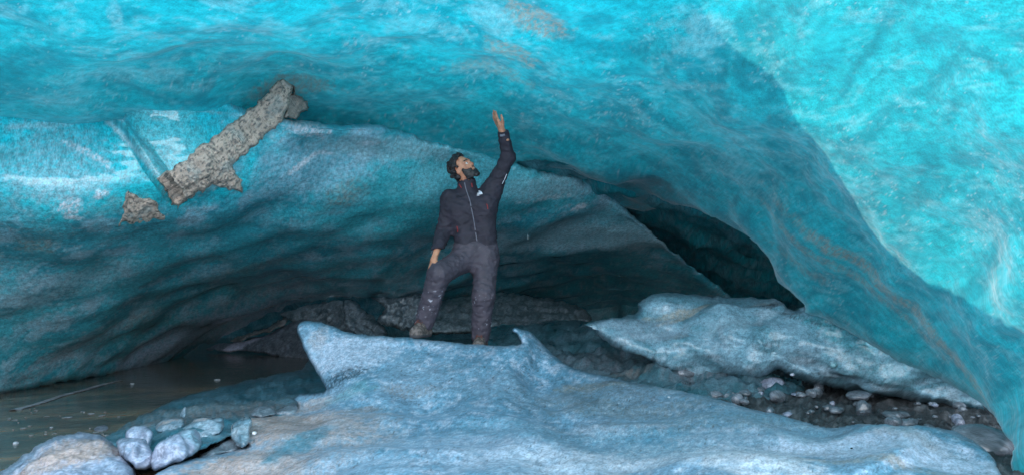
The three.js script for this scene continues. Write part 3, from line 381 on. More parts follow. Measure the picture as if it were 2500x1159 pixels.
const slabGeo = relief({ outline: [[722, 806], [728, 790], [748, 782], [790, 787], [850, 810], [920, 818], [1000, 824], [1100, 834], [1180, 841], [1262, 843], [1274, 836], [1266, 818], [1250, 804], [1258, 799], [1300, 815], [1345, 860], [1400, 900], [1500, 925], [1600, 945], [1700, 962], [1790, 985], [1850, 1000], [1940, 1022], [2030, 1042], [2100, 1034], [2200, 1044], [2260, 1042], [2330, 1050], [2385, 1080], [2425, 1115], [2448, 1159], [2520, 1260], [2500, 1450], [1250, 1450], [250, 1450], [300, 1230], [378, 1159], [430, 1132], [500, 1112], [560, 1100], [606, 1088], [580, 1078], [563, 1062], [565, 1038], [585, 1022], [640, 1018], [700, 1008], [726, 990], [716, 974], [730, 964], [790, 958], [796, 950], [785, 925], [768, 898], [745, 860]],
  depth: slabDepth, cell: 3, jitter: 1.5, rim: [11, 0.09], thick: 0.6, salt: 29, bumps: [[0.07, 1.2, 1, 1, 1, 2], [0.006, 4, 1, 1, 1, 2], [0.0015, 13]],
  ridges: [(x, y) => { let d = 1e9; for (let i = 0; i + 1 < TROUGH.length; i++) { const [ax, ay] = TROUGH[i], [bx, by] = TROUGH[i + 1], t = clamp(((x - ax) * (bx - ax) + (y - ay) * (by - ay)) / ((bx - ax) ** 2 + (by - ay) ** 2)); d = Math.min(d, Math.hypot(x - ax - t * (bx - ax), y - ay - t * (by - ay))); } return -0.15 * Math.exp(-((d / 42) ** 2)) * ss(855, 930, y) * ss(1190, 1080, y); }, (x, y) => { const u = (x - 1960) * 0.93 - (y - 1159) * 0.37 - 60, v = (x - 1960) * 0.37 + (y - 1159) * 0.93; return 0.16 * ss(55, 5, Math.abs(v - 20)) * ss(-80, 120, u) * ss(270, 225, u); }],
  colour: (at) => {
    const G = [0.62, 0.45, 0.39], ps = [
      patch(at, 690, 1040, 170, 75, -15, G, 0.95, 0.3, 2), patch(at, 600, 1145, 190, 60, -10, G, 0.95, 0.3, 2), patch(at, 800, 1090, 190, 110, 0, [0.42, 0.40, 0.42], 0.75, 0.8, 2), patch(at, 760, 985, 60, 16, 0, G, 0.7, 0.5), patch(at, 735, 1085, 48, 42, 0, [0.10, 0.28, 0.36], 0.9, 0.3), patch(at, 800, 1030, 70, 12, 12, [0.36, 0.30, 0.28], 0.7, 0.5), patch(at, 880, 1000, 60, 8, 8, [0.34, 0.24, 0.2], 0.6, 0.4),
      patch(at, 1000, 960, 70, 16, 10, [0.33, 0.28, 0.26], 0.6, 0.8, 2), patch(at, 780, 825, 30, 40, 10, [0.50, 0.42, 0.40], 0.5, 0.5), patch(at, 850, 918, 62, 16, -8, [0.04, 0.09, 0.13], 1, 0.9, 2.2), patch(at, 808, 938, 40, 20, 10, [0.05, 0.10, 0.14], 0.95, 0.9, 2.2), patch(at, 860, 860, 120, 60, 15, SLABW, 0.6, 0.6, 1.5), patch(at, 850, 965, 70, 18, -5, [0.20, 0.45, 0.52], 0.8, 0.3),  // near-black patches stand for shaded holes, painted as colour
      patch(at, 1330, 985, 60, 90, -35, [0.20, 0.32, 0.40], 0.6, 0.8, 2), patch(at, 1480, 960, 130, 40, 12, [0.22, 0.27, 0.30], 0.7, 0.6), patch(at, 1440, 945, 30, 20, 30, [0.45, 0.38, 0.30], 0.6, 0.7), patch(at, 1560, 1000, 120, 25, 12, [0.30, 0.30, 0.28], 0.5, 0.7),  // first patch paints trough shade over partly clear ice
      patch(at, 1650, 1040, 150, 30, 12, [0.42, 0.40, 0.36], 0.4, 0.7), patch(at, 1250, 1080, 250, 90, 10, SLABW, 0.45, 0.7), patch(at, 1650, 1100, 250, 60, 8, [0.72, 0.74, 0.80], 0.9, 0.5), patch(at, 1850, 1130, 220, 50, 5, [0.76, 0.76, 0.80], 0.9, 0.4), patch(at, 2180, 1090, 180, 50, -8, [0.68, 0.72, 0.84], 0.95, 0.4), patch(at, 1300, 1130, 240, 60, 0, [0.62, 0.70, 0.80], 0.6, 0.6), patch(at, 2200, 1065, 50, 25, 0, [0.60, 0.52, 0.52], 0.6, 0.6), patch(at, 2130, 1135, 80, 10, -20, [0.45, 0.36, 0.3], 0.7, 0.6), patch(at, 1930, 1090, 150, 10, 8, [0.44, 0.40, 0.34], 0.45, 0.8), patch(at, 1800, 1020, 150, 20, 12, [0.20, 0.36, 0.45], 0.6, 0.5), patch(at, 2000, 1062, 110, 18, 8, [0.22, 0.42, 0.52], 0.6, 0.5), patch(at, 1480, 1080, 90, 50, 45, [0.14, 0.34, 0.45], 0.7, 0.5),  // last dark teal patch also paints shade into the trough
    ];
    return (x, y, z) => {
      const n = fbm(x * 1.4, y * 1.4 + 8, z * 1.4, 4), k = fbm(x * 7, y * 7, z * 7, 4), g = fbm(x * 40, y * 40, z * 40, 2);
      let c = mix(SLAB, SLAB2, ss(-0.3, 0.35, n)); const q = fbm(x * 19, y * 19, z * 19, 3); c = mix(c, SLABW, 0.55 * ss(0.05, 0.42, 0.7 * k + 0.35 * n + 0.3 * g + 0.55 * q)); c = mix(c, [0.14, 0.26, 0.34], 0.4 * ss(0.10, 0.4, -q - 0.3 * k)); c = mix(c, [0.1, 0.17, 0.22], 0.45 * ss(0.32, 0.6, -k + 0.5 * g));
      for (const p of ps) c = p(x, y, z, c);
      const lace = ss(0.09, 0.0, Math.abs(fbm(x * 9 + 2, y * 9, z * 9, 4))); c = mix(c, [0.12, 0.22, 0.30], 0.28 * lace * ss(-0.1, 0.3, n));
      c = mix(c, [0.78, 0.82, 0.88], 0.5 * ss(0.42, 0.6, g + 0.3 * k));
      return mix(c, [0.05, 0.05, 0.05], 0.8 * ss(0.62, 0.72, fbm(x * 55 + 3, y * 55, z * 55, 1) * 1.5));
    };
  } });
const slabHit = (x, y) => slabGeo.at(x, y);
tag(mesh('ice_slab', slabGeo, iceBlock), 'huge pale blue ice slab under the man, filling the foreground', 'ice slab');

// ---------------------------------------------------------------- the glacier outside: the mass above the cave, and unseen ice shaped to block light
const outerCol = (x, y, z) => mix([0.30, 0.42, 0.48], [0.62, 0.66, 0.70], ss(-0.3, 0.4, fbm(x * 0.4, y * 0.6, z * 0.4, 4)));
function shell(name, label, nu, nv, fn, salt) {
  const g = new THREE.PlaneGeometry(1, 1, nu, nv), p = g.attributes.position, c = new Float32Array(p.count * 3), uv = g.attributes.uv;
  for (let i = 0; i < p.count; i++) { const q = fn(uv.getX(i), uv.getY(i)); const r = 0.25 * fbm(q.x * 0.5 + salt, q.y * 0.5, q.z * 0.5, 4); p.setXYZ(i, q.x + r, q.y + r, q.z + r); c.set(outerCol(q.x, q.y, q.z), i * 3); }
  for (let i = 0; i < p.count; i++) uv.setXY(i, p.getX(i), p.getY(i) + p.getZ(i));
  g.setAttribute('color', new THREE.BufferAttribute(c, 3)); g.computeVertexNormals();
  return structure(mesh(name, g, iceDull), label);
}
shell('glacier', 'glacier ice over and behind the cave', 80, 60, (u, v) => {   // rises from beside the cave, over it and down behind
  const a = Math.PI * u, R = 9 + 10 * v, zf = -6.0 - 26 * v + (5 * ss(0.5, 0.62, u) + 1.7 * ss(0.5, 0.42, u)) * (1 - v);
  return V(-Math.cos(a) * R * 1.15, -0.5 + Math.sin(a) * (4.4 + 6 * Math.sqrt(v)), zf - (v > 0.98 ? 1 : 0));
}, 1);
shell('light_blocking_bank', 'unseen ice bank added outside the right wall to block light', 60, 40, (u, v) => {  // added out of view to keep light from leaking in at the right
  const z = 0.6 - 8 * u, a = Math.PI * v, lean = 3.9 + 0.3 * u;
  return V(lean + 4 + -Math.cos(a) * 4, -0.4 + Math.sin(a) * (5 + 1.4 * u), z);
}, 7);
{
  const B = [[1735, 30], [1770, 95], [1810, 130], [1860, 165], [1915, 205], [1960, 280], [2040, 380], [2090, 450], [2120, 520], [2165, 600], [2225, 660], [2330, 720], [2450, 790], [2620, 880], [2900, 1000]];
  const L = 7, crest = B.map(([x, y]) => ceilingGeo.at(x, y).addScaledVector(SUN, L));  // unseen crest, shaped sunward from the shadow edge it has to cast
  const side = V(-SUN.z, 0, SUN.x).normalize(); if (side.z > 0) side.negate();
  const first = crest[0], far = first.clone().addScaledVector(side, 9).add(V(0, 1.0, 0));
  const line = [far, first.clone().addScaledVector(side, 3).add(V(0, 0.9, 0)), first.clone().addScaledVector(side, 0.25).add(V(0, 0.6, 0)), ...crest];
  const curve = new THREE.CatmullRomCurve3(line, false, 'centripetal');
  const dir = V(SUN.x, 0, SUN.z).normalize(), nU = 160, nV = 30, g = new THREE.PlaneGeometry(1, 1, nU, nV), p = g.attributes.position, uv = g.attributes.uv, c = new Float32Array(p.count * 3);
  for (let i = 0; i < p.count; i++) {
    const u = uv.getX(i), v = uv.getY(i) * 2 - 1, q = curve.getPoint(u), drop = Math.abs(v) ** 1.4, back = v < 0 ? v * 1.6 : v * 2.2;      // v: -1 foot facing the cave, 0 crest, 1 far foot
    const y = q.y * (1 - drop) - 0.3 * drop, n = 0.2 * Math.min(1, Math.abs(v) * 4) * fbm(q.x + back, y, q.z, 3) + 0.035 * fbm(u * 90, 3, 5, 3);
    p.setXYZ(i, q.x + dir.x * back, y + n, q.z + dir.z * back); c.set(outerCol(q.x, y, q.z + back), i * 3);
  }
  for (let i = 0; i < p.count; i++) uv.setXY(i, p.getX(i) + p.getZ(i), p.getY(i));
  g.setAttribute('color', new THREE.BufferAttribute(c, 3)); g.computeVertexNormals();
  structure(mesh('sun_blocking_front', g, iceDull), 'unseen ice cliff beside the cave mouth, shaped to block the sun');
}
// ---------------------------------------------------------------- bodies from joints: distance fields meshed on a grid
const cone = (p, a, b, ra, rb) => {
  const bx = b.x - a.x, by = b.y - a.y, bz = b.z - a.z, px = p.x - a.x, py = p.y - a.y, pz = p.z - a.z, h = Math.min(1, Math.max(0, (px * bx + py * by + pz * bz) / (bx * bx + by * by + bz * bz || 1e-9)));
  return Math.hypot(px - h * bx, py - h * by, pz - h * bz) - (ra + (rb - ra) * h);
};
const smin = (a, b, k) => { const h = Math.max(0, k - Math.abs(a - b)) / k; return Math.min(a, b) - h * h * k * 0.25; };
function netted(f, lo, hi, cell) {                             // surface nets
  const n = [0, 1, 2].map((c) => Math.ceil((hi.getComponent(c) - lo.getComponent(c)) / cell) + 1), [nx, ny, nz] = n, d = new Float32Array(nx * ny * nz), p = V(0, 0, 0);
  for (let k = 0, q = 0; k < nz; k++) for (let j = 0; j < ny; j++) for (let i = 0; i < nx; i++, q++) { p.set(lo.x + i * cell, lo.y + j * cell, lo.z + k * cell); d[q] = f(p); }
  const id = new Int32Array(nx * ny * nz).fill(-1), pos = [], index = [], o = [0, 1, nx, nx + 1, nx * ny, nx * ny + 1, nx * ny + nx, nx * ny + nx + 1];
  const E = [[0, 1], [2, 3], [4, 5], [6, 7], [0, 2], [1, 3], [4, 6], [5, 7], [0, 4], [1, 5], [2, 6], [3, 7]];
  for (let k = 0; k + 1 < nz; k++) for (let j = 0; j + 1 < ny; j++) for (let i = 0; i + 1 < nx; i++) {
    const q = (k * ny + j) * nx + i; let s = 0; for (let c = 0; c < 8; c++) if (d[q + o[c]] < 0) s++;
    if (!s || s === 8) continue;
    let x = 0, y = 0, z = 0, m = 0;
    for (const [a, b] of E) { const da = d[q + o[a]], db = d[q + o[b]]; if ((da < 0) === (db < 0)) continue; const t = da / (da - db), g = (c, w) => (c >> w) & 1; x += g(a, 0) + t * (g(b, 0) - g(a, 0)); y += g(a, 1) + t * (g(b, 1) - g(a, 1)); z += g(a, 2) + t * (g(b, 2) - g(a, 2)); m++; }
    id[q] = pos.length / 3; pos.push(lo.x + (i + x / m) * cell, lo.y + (j + y / m) * cell, lo.z + (k + z / m) * cell);
  }
  const quad = (a, b, c, e, flip) => { if (a < 0 || b < 0 || c < 0 || e < 0) return; if (flip) index.push(a, c, b, a, e, c); else index.push(a, b, c, a, c, e); };
  for (let k = 1; k + 1 < nz; k++) for (let j = 1; j + 1 < ny; j++) for (let i = 1; i + 1 < nx; i++) {
    const q = (k * ny + j) * nx + i, s = d[q] < 0;
    if (s !== (d[q + 1] < 0)) quad(id[q], id[q - nx], id[q - nx - nx * ny], id[q - nx * ny], s);
    if (s !== (d[q + nx] < 0)) quad(id[q], id[q - nx * ny], id[q - 1 - nx * ny], id[q - 1], s);
    if (s !== (d[q + nx * ny] < 0)) quad(id[q], id[q - 1], id[q - 1 - nx], id[q - nx], s);
  }
  const g = new THREE.BufferGeometry(); g.setAttribute('position', new THREE.BufferAttribute(new Float32Array(pos), 3)); g.setIndex(index); g.computeVertexNormals(); return g;
}
function coloured(g, fn) { const p = g.attributes.position, c = new Float32Array(p.count * 3); for (let i = 0; i < p.count; i++) c.set(fn(p.getX(i), p.getY(i), p.getZ(i)), i * 3); g.setAttribute('color', new THREE.BufferAttribute(c, 3)); return g; }
const box3 = (pts, pad) => { const b = new THREE.Box3().setFromPoints(pts); b.min.subScalar(pad); b.max.addScalar(pad); return [b.min, b.max]; };

// ---------------------------------------------------------------- the man
{
  const MZ = 0.0, J = (x, y, d) => P(x, y, d + MZ);
  const neck = J(1140, 462, 5.95), chestL = J(1182, 505, 5.93), chestR = J(1118, 512, 5.93), waistL = J(1184, 575, 5.95), waistR = J(1138, 578, 5.95), hemL = J(1186, 600, 5.96), hemR = J(1136, 603, 5.94);
  const shR = J(1100, 487, 5.95), elR = J(1082, 568, 5.95), wrR = J(1061, 627, 5.74), shL = J(1200, 466, 5.95), elL = J(1240, 384, 5.86), wrL = J(1229, 326, 5.74);
  const hipR = J(1134, 632, 5.95), knR = J(1072, 668, 5.70), anR = J(1036, 786, 5.82), hipL = J(1186, 634, 5.98), knL = J(1180, 722, 5.88), anL = J(1173, 820, 5.97);
  const headC = J(1131, 412, 5.93);
  const F = V(0.70, 0.44, 0.56).normalize(), U0 = V(-0.5, 0.82, 0.1), U = U0.addScaledVector(F, -U0.dot(F)).normalize(), R = V(0, 0, 0).crossVectors(F, U).normalize();   // face, crown, the man's left
  const HS = 0.98, H = (f, u, r) => headC.clone().addScaledVector(F, f * HS).addScaledVector(U, u * HS).addScaledVector(R, r * HS);
  const local = (p) => { const x = p.x - headC.x, y = p.y - headC.y, z = p.z - headC.z; return [(x * F.x + y * F.y + z * F.z) / HS, (x * U.x + y * U.y + z * U.z) / HS, (x * R.x + y * R.y + z * R.z) / HS]; };
  const ell = (f, u, r, cf, cu, cr, rf, ru, rr) => { const k = Math.hypot((f - cf) / rf, (u - cu) / ru, (r - cr) / rr); return (k - 1) * Math.min(rf, ru, rr); };
  const headField = (p) => {
    const [f, u, r] = local(p);
    let d = ell(f, u, r, -0.012, 0.028, 0, 0.098, 0.095, 0.077);
    d = smin(d, ell(f, u, r, 0.030, -0.052, 0, 0.062, 0.062, 0.054), 0.05);
    d = smin(d, cone(p, H(0.062, -0.088, 0), H(0.074, -0.092, 0), 0.024, 0.02), 0.03);
    for (const s of [-1, 1]) { d = smin(d, cone(p, H(0.082, 0.036, 0.014 * s), H(0.070, 0.036, 0.046 * s), 0.012, 0.011), 0.02); d = smin(d, ell(f, u, r, 0.058, -0.018, 0.040 * s, 0.03, 0.024, 0.024), 0.02); d = Math.max(d, -(Math.hypot(f - 0.094, u - 0.014, r - 0.032 * s) - 0.013)); }
    d = smin(d, cone(p, H(0.086, 0.024, 0), H(0.108, -0.016, 0), 0.009, 0.014), 0.014);
    for (const s of [-1, 1]) d = smin(d, cone(p, H(0.098, -0.020, 0.012 * s), H(0.090, -0.022, 0.015 * s), 0.008, 0.007), 0.008);
    d = smin(d, cone(p, H(0.088, -0.044, -0.02), H(0.088, -0.044, 0.02), 0.008, 0.008), 0.012);
    d = smin(d, cone(p, H(0.082, -0.064, -0.018), H(0.082, -0.064, 0.018), 0.009, 0.009), 0.012);
    for (const s of [-1, 1]) { d = smin(d, ell(f, u, r, -0.016, -0.004, 0.080 * s, 0.020, 0.032, 0.010), 0.006); d = Math.max(d, -ell(f, u, r, -0.011, -0.002, 0.090 * s, 0.009, 0.016, 0.008)); }
    return smin(d, cone(p, H(-0.03, -0.06, 0), neck, 0.054, 0.06), 0.03);
  };
  const T = { A: [0.54, 0.25, 0.15], B: [0.40, 0.16, 0.095] };
  const skinCol = (x, y, z) => mix(T.A, T.B, ss(-0.2, 0.4, fbm(x * 18, y * 18, z * 18, 3)));
  // hands: a palm, four fingers of their own lengths with knuckle bends, a thumb from the side of the palm
  function hand(wrist, dir, across, toward, curl, thumbSide, spread, S = 1) {   // across: little finger to index; toward: out of the palm
    const at = (l, a, n) => wrist.clone().addScaledVector(dir, l * S).addScaledVector(across, a * S).addScaledVector(toward, n * S), bones = [];
    const palm = []; for (let i = 0; i < 4; i++) palm.push([at(-0.01, -0.016 + i * 0.011, 0), at(0.085 - Math.abs(i - 2) * 0.004, -0.033 + i * 0.022, 0), 0.017 * S, 0.0125 * S]);
    const lens = [0.062, 0.078, 0.084, 0.074], fingers = [];
    for (let i = 0; i < 4; i++) {
      let p = at(0.083 - Math.abs(i - 2) * 0.004, -0.033 + i * 0.022, 0), a = curl * 0.25, rad = [0.0098, 0.009, 0.0082, 0.0068];
      const tilt = (i - 1.5) * spread;
      for (let k = 0; k < 3; k++) {
        a += curl * (0.35 + 0.25 * k); const len = lens[i] * [0.45, 0.31, 0.24][k] * S;
        const q = p.clone().addScaledVector(dir, Math.cos(a) * Math.cos(tilt) * len).addScaledVector(toward, Math.sin(a) * len).addScaledVector(across, Math.sin(tilt) * len);
        fingers.push([p, q, rad[k] * S, rad[k + 1] * S, i]); p = q;
      }
    }
    const t0 = at(0.018, 0.022 * thumbSide, 0.008), t1 = at(0.048, 0.048 * thumbSide, 0.022), t2 = at(0.078, 0.056 * thumbSide, 0.03), t3 = at(0.102, 0.058 * thumbSide, 0.036);
    const field = (p) => {
      let d = 1; for (const b of palm) d = smin(d, cone(p, ...b), 0.016);
      for (let i = 0; i < 4; i++) { let e = 1; for (const b of fingers) if (b[4] === i) e = smin(e, cone(p, b[0], b[1], b[2], b[3]), 0.004); d = smin(d, e, 0.005); }
      let t = smin(cone(p, t0, t1, 0.017 * S, 0.0135 * S), smin(cone(p, t1, t2, 0.012 * S, 0.0105 * S), cone(p, t2, t3, 0.0105 * S, 0.0075 * S), 0.004), 0.006);
      d = smin(d, t, 0.012);
      return smin(d, cone(p, wrist.clone().addScaledVector(dir, -0.09), at(0.012, 0, 0), 0.028, 0.024), 0.02);
    };
    const all = [wrist.clone().addScaledVector(dir, -0.09)]; palm.forEach((b) => all.push(b[0], b[1])); fingers.forEach((b) => all.push(b[1])); all.push(t1, t3);
    return netted(field, ...box3(all, 0.04), 0.0032);
  }
  const dirL = J(1204, 276, 5.72).sub(J(1228, 322, 5.74)).normalize(), acrL = V(0.25, 0.1, 1); acrL.addScaledVector(dirL, -acrL.dot(dirL)).normalize();
  const towL = V(0, 0, 0).crossVectors(acrL, dirL).normalize(); if (towL.x < 0) towL.negate();
  const dirR = J(1047, 672, 5.64).sub(J(1060, 630, 5.73)).normalize(), acrR = V(0.55, 0, 0.85); acrR.addScaledVector(dirR, -acrR.dot(dirR)).normalize();
  const towR = V(0, 0, 0).crossVectors(acrR, dirR).normalize(); if (towR.x < 0) towR.negate();
  const handL = hand(wrL.clone().addScaledVector(dirL, 0.035), dirL, acrL, towL, 0.10, 1, 0.17, 1.06), handR = hand(wrR.clone().addScaledVector(dirR, 0.03), dirR, acrR, towR, 0.42, 1, 0.04, 1.0);
  const bodyField = (p) => {
    let d = smin(cone(p, chestL, waistL, 0.075, 0.07), cone(p, chestR, waistR, 0.075, 0.07), 0.1);
    d = smin(d, cone(p, neck, J(1150, 500, 5.95), 0.05, 0.09), 0.08); d = smin(d, cone(p, hipR, hipL, 0.09, 0.09), 0.1);
    for (const [a, b, ra, rb] of [[shR, elR, 0.045, 0.037], [elR, wrR, 0.037, 0.026], [shL, elL, 0.045, 0.037], [elL, wrL, 0.037, 0.026], [shR, chestR, 0.05, 0.06], [shL, chestL, 0.05, 0.06], [hipR, knR, 0.065, 0.05], [knR, anR, 0.048, 0.036], [hipL, knL, 0.065, 0.05], [knL, anL, 0.048, 0.036]]) d = smin(d, cone(p, a, b, ra, rb), 0.03);
    return d;
  };
  const joints = [neck, shR, shL, elR, elL, wrR, wrL, hipR, hipL, knR, knL, anR, anL];
  const bodyGeo = mergeGeometries([netted(bodyField, ...box3(joints, 0.12), 0.016), netted(headField, ...box3([headC], 0.17), 0.0042), handL, handR].map((g) => coloured(g, skinCol)));
  const person = new THREE.Group(); person.name = 'person'; scene.add(person);
  const foot = J(1100, 835, 5.9); person.position.copy(foot);
  const part = (name, g, m, parent = person) => { if (parent === person) g.translate(-foot.x, -foot.y, -foot.z); return mesh(name, g, m, parent); };
  tag(person, 'man in black jacket and grey trousers reaching one hand up to the ice', 'person');
  const skinMat = new THREE.MeshPhysicalMaterial({ vertexColors: true, roughness: 0.55 });
  part('body', bodyGeo, skinMat);
  // clothes
  const folds = (p, k) => k * (Math.abs(fbm(p.x * 7, p.y * 11, p.z * 7, 2)) * 1.6 - 0.35 + 0.5 * fbm(p.x * 22, p.y * 30, p.z * 22, 2));
  const crease = (p, a, b, k) => { const ax = b.clone().sub(a), l = ax.length(), t = ((p.x - a.x) * ax.x + (p.y - a.y) * ax.y + (p.z - a.z) * ax.z) / l; return k * Math.sin(t * 95 + 5 * noise(p.x * 9, p.y * 9, p.z * 9)); };
  const jacketField = (p) => {
    let d = smin(cone(p, chestL, waistL, 0.110, 0.096), cone(p, chestR, waistR, 0.106, 0.094), 0.09);
    d = smin(d, smin(cone(p, waistL, hemL, 0.096, 0.100), cone(p, waistR, hemR, 0.094, 0.100), 0.08), 0.04);
    d = smin(d, cone(p, neck, J(1150, 510, 5.95), 0.07, 0.11), 0.09);
    const armR = smin(cone(p, shR, elR, 0.082, 0.066), cone(p, elR, wrR, 0.068, 0.05), 0.03) + crease(p, shR, elR, 0.0022);
    const armL = smin(cone(p, shL, elL, 0.080, 0.062), cone(p, elL, wrL, 0.062, 0.046), 0.03) + crease(p, shL, elL, 0.0025);
    d = smin(d, smin(armR, cone(p, shR, chestR, 0.08, 0.10), 0.05), 0.045); d = smin(d, smin(armL, cone(p, shL, chestL, 0.085, 0.11), 0.07), 0.05);
    for (const [a, b] of [[elR, wrR], [elL, wrL]]) { const w = b.clone().sub(a).normalize(); d = smin(d, cone(p, b.clone().addScaledVector(w, -0.035), b.clone().addScaledVector(w, 0.012), 0.048, 0.045), 0.008); }
    d += folds(p, 0.012);
    // collar
    const cA = J(1141, 466, 5.95), cB = J(1139, 447, 5.93); d = smin(d, Math.max(cone(p, cA, cB, 0.088, 0.084), -(cone(p, cA, J(1137, 436, 5.92), 0.07, 0.072))), 0.025);
    // open ends: hem and cuffs
    d = Math.max(d, (J(1160, 611, 5.95).y - p.y) + 0.012 * noise(p.x * 8, 1, p.z * 8));
    for (const [a, b] of [[elR, wrR], [elL, wrL]]) { const w = b.clone().sub(a).normalize(), t = (p.x - b.x) * w.x + (p.y - b.y) * w.y + (p.z - b.z) * w.z; if (t > -0.05 && p.distanceTo(b) < 0.12) d = Math.max(d, t - 0.022); }
    return d;
  };
  const cloth = (o) => new THREE.MeshPhysicalMaterial({ vertexColors: true, roughness: 0.78, sheen: 0.25, sheenRoughness: 0.6, bumpMap: null, ...o });
  const jacketGeo = coloured(netted(jacketField, ...box3([neck, shR, shL, elR, elL, wrR, wrL, hemL, hemR], 0.16), 0.009), (x, y, z) => mix([0.018, 0.015, 0.025], [0.026, 0.021, 0.034], ss(-0.3, 0.3, fbm(x * 10, y * 10, z * 10, 2))));
  const hit = (f, px, py, off = 0.003) => { let d = 5.2; for (let i = 0; i < 400; i++) { const v = f(J(px, py, d)); if (v < 0.0008) break; d += Math.max(0.0008, v * 0.6); if (d > 6.4) break; } return J(px, py, d - off); };
  const jacket = part('jacket', jacketGeo, cloth());
  const onJacket = (name, pts, r, m, f = jacketField) => { const cur = new THREE.CatmullRomCurve3(pts.map(([x, y]) => hit(f, x, y, 0.001))); return part(name, new THREE.TubeGeometry(cur, pts.length * 8, r, 6).translate(-foot.x, -foot.y, -foot.z), m, jacket); };
  const plastic = new THREE.MeshStandardMaterial({ color: new THREE.Color().setRGB(0.16, 0.16, 0.2), roughness: 0.35 }), red = new THREE.MeshStandardMaterial({ color: new THREE.Color().setRGB(0.30, 0.02, 0.02), roughness: 0.6 }), white = new THREE.MeshStandardMaterial({ color: new THREE.Color().setRGB(0.8, 0.78, 0.85), roughness: 0.6 });
  onJacket('zip', [[1134, 446], [1137, 460], [1142, 475], [1147, 490], [1151, 510], [1156, 535], [1160, 560], [1163, 580], [1167, 604]], 0.0042, plastic);
  onJacket('zip_pull', [[1165, 597], [1165, 604], [1163, 609]], 0.006, white);
  onJacket('pull_cord', [[1121, 450], [1124, 455], [1127, 459]], 0.004, red); onJacket('pull_cord', [[1151, 447], [1152, 452], [1153, 457]], 0.004, red); onJacket('pull_cord', [[1188, 498], [1190, 504], [1191, 511]], 0.0038, red); onJacket('pull_cord', [[1115, 552], [1117, 560], [1117, 567]], 0.0038, red);
  onJacket('sleeve_piping', [[1237, 425], [1232, 437], [1226, 449]], 0.003, white); onJacket('sleeve_piping', [[1057, 609], [1054, 614], [1052, 618]], 0.005, white);
  onJacket('cuff_tab', [[1221, 331], [1227, 331], [1232, 329]], 0.011, plastic);
  {  // chest emblem: three nested quarter arcs with short lines of lettering at their left
    const pts = [], idx = [], tri = (a, b, c) => { const q = pts.length; pts.push(a, b, c); idx.push(q, q + 1, q + 2); };
    const quad = (a, b, c, d) => { tri(a, b, c); tri(a, c, d); }, X = (x, y) => hit(jacketField, x, y, 0.003), cx = 1168.5, cy = 475.5;
    for (const [r0, r1] of [[3, 4.9], [5.4, 7.2], [7.7, 9.6]]) for (let k = 0; k < 6; k++) { const a = -Math.PI / 2 * 0.92 * k / 6 - 0.15, b = -Math.PI / 2 * 0.92 * (k + 1) / 6 - 0.15, at = (r, t) => X(cx + r * Math.cos(t), cy + r * Math.sin(t) * 1.05); quad(at(r0, a), at(r1, a), at(r1, b), at(r0, b)); }
    for (const [x0, x1, y] of [[1165.5, 1171, 474.2], [1164, 1170, 476.6], [1165, 1169, 472]]) quad(X(x0, y + 0.8), X(x1, y + 0.8), X(x1, y - 0.7), X(x0, y - 0.7));
    const g = new THREE.BufferGeometry().setFromPoints(pts); g.setIndex(idx); g.translate(-foot.x, -foot.y, -foot.z); g.computeVertexNormals(); const wm = white.clone(); wm.side = THREE.DoubleSide; part('emblem', g, wm, jacket);
  }
  const trouserField = (p) => {
    let d = smin(cone(p, J(1136, 606, 5.95), J(1186, 606, 5.97), 0.112, 0.112), cone(p, hipR, hipL, 0.108, 0.108), 0.06);
    const rL = smin(cone(p, hipR, knR, 0.108, 0.098), cone(p, knR, anR, 0.098, 0.085), 0.03) + 0.6 * crease(p, hipR, knR, 0.003);
    const lL = smin(cone(p, hipL, knL, 0.112, 0.098), cone(p, knL, anL, 0.096, 0.082), 0.03) + 0.6 * crease(p, knL, anL, 0.003);
    d = smin(smin(d, rL, 0.05), lL, 0.05) + folds(p, 0.012);
    for (const [a, b] of [[knR, anR], [knL, anL]]) { const w = b.clone().sub(a).normalize(), t = (p.x - b.x) * w.x + (p.y - b.y) * w.y + (p.z - b.z) * w.z; if (p.distanceTo(b) < 0.3) d = Math.max(d, t - 0.055 + 0.01 * noise(p.x * 14, 2, p.z * 14)); }
    return d;
  };
  const trouserGeo = coloured(netted(trouserField, ...box3([hemL, hemR, hipR, hipL, knR, knL, anR, anL], 0.16), 0.009), (x, y, z) => {
    let c = mix([0.044, 0.036, 0.050], [0.058, 0.047, 0.064], ss(-0.3, 0.3, fbm(x * 9, y * 9, z * 9, 3)));
    const q = P(1100, 700, 5.9).y, low = ss(q + 0.05, q - 0.12, y);    // splashed snow clings to the shins
    c = mix(c, [0.5, 0.5, 0.58], low * 0.7 * ss(0.46, 0.58, fbm(x * 24, y * 20, z * 24, 3) + 0.25 * fbm(x * 6, y * 6, z * 6, 1)));
    return mix(c, [0.3, 0.29, 0.33], 0.2 * ss(0.45, 0.6, fbm(x * 40, y * 26, z * 40, 2)));
  });
  part('trousers', trouserGeo, cloth({ roughness: 0.7 }));
  const bootMat = new THREE.MeshStandardMaterial({ vertexColors: true, roughness: 0.8 });
  for (const [a, toe] of [[anR, J(1016, 815, 5.70)], [anL, J(1168, 838, 5.84)]]) {
    const heel = a.clone().add(V(0.005, -0.085, -0.03)), t2 = toe.clone(); t2.y = heel.y + 0.002; const sole = heel.y - 0.042;
    const field = (p) => { let d = smin(cone(p, heel, t2, 0.046, 0.052), cone(p, a, heel, 0.056, 0.05), 0.05); d = smin(d, cone(p, t2, t2.clone().lerp(a, 0.45), 0.05, 0.05), 0.03); d += 0.004 * fbm(p.x * 40, p.y * 40, p.z * 40, 2); d = smin(d, Math.max(cone(p, heel.clone().setY(sole + 0.02), t2.clone().setY(sole + 0.02), 0.054, 0.058), Math.abs(p.y - sole - 0.012) - 0.013), 0.006); return Math.max(d, sole - p.y); };
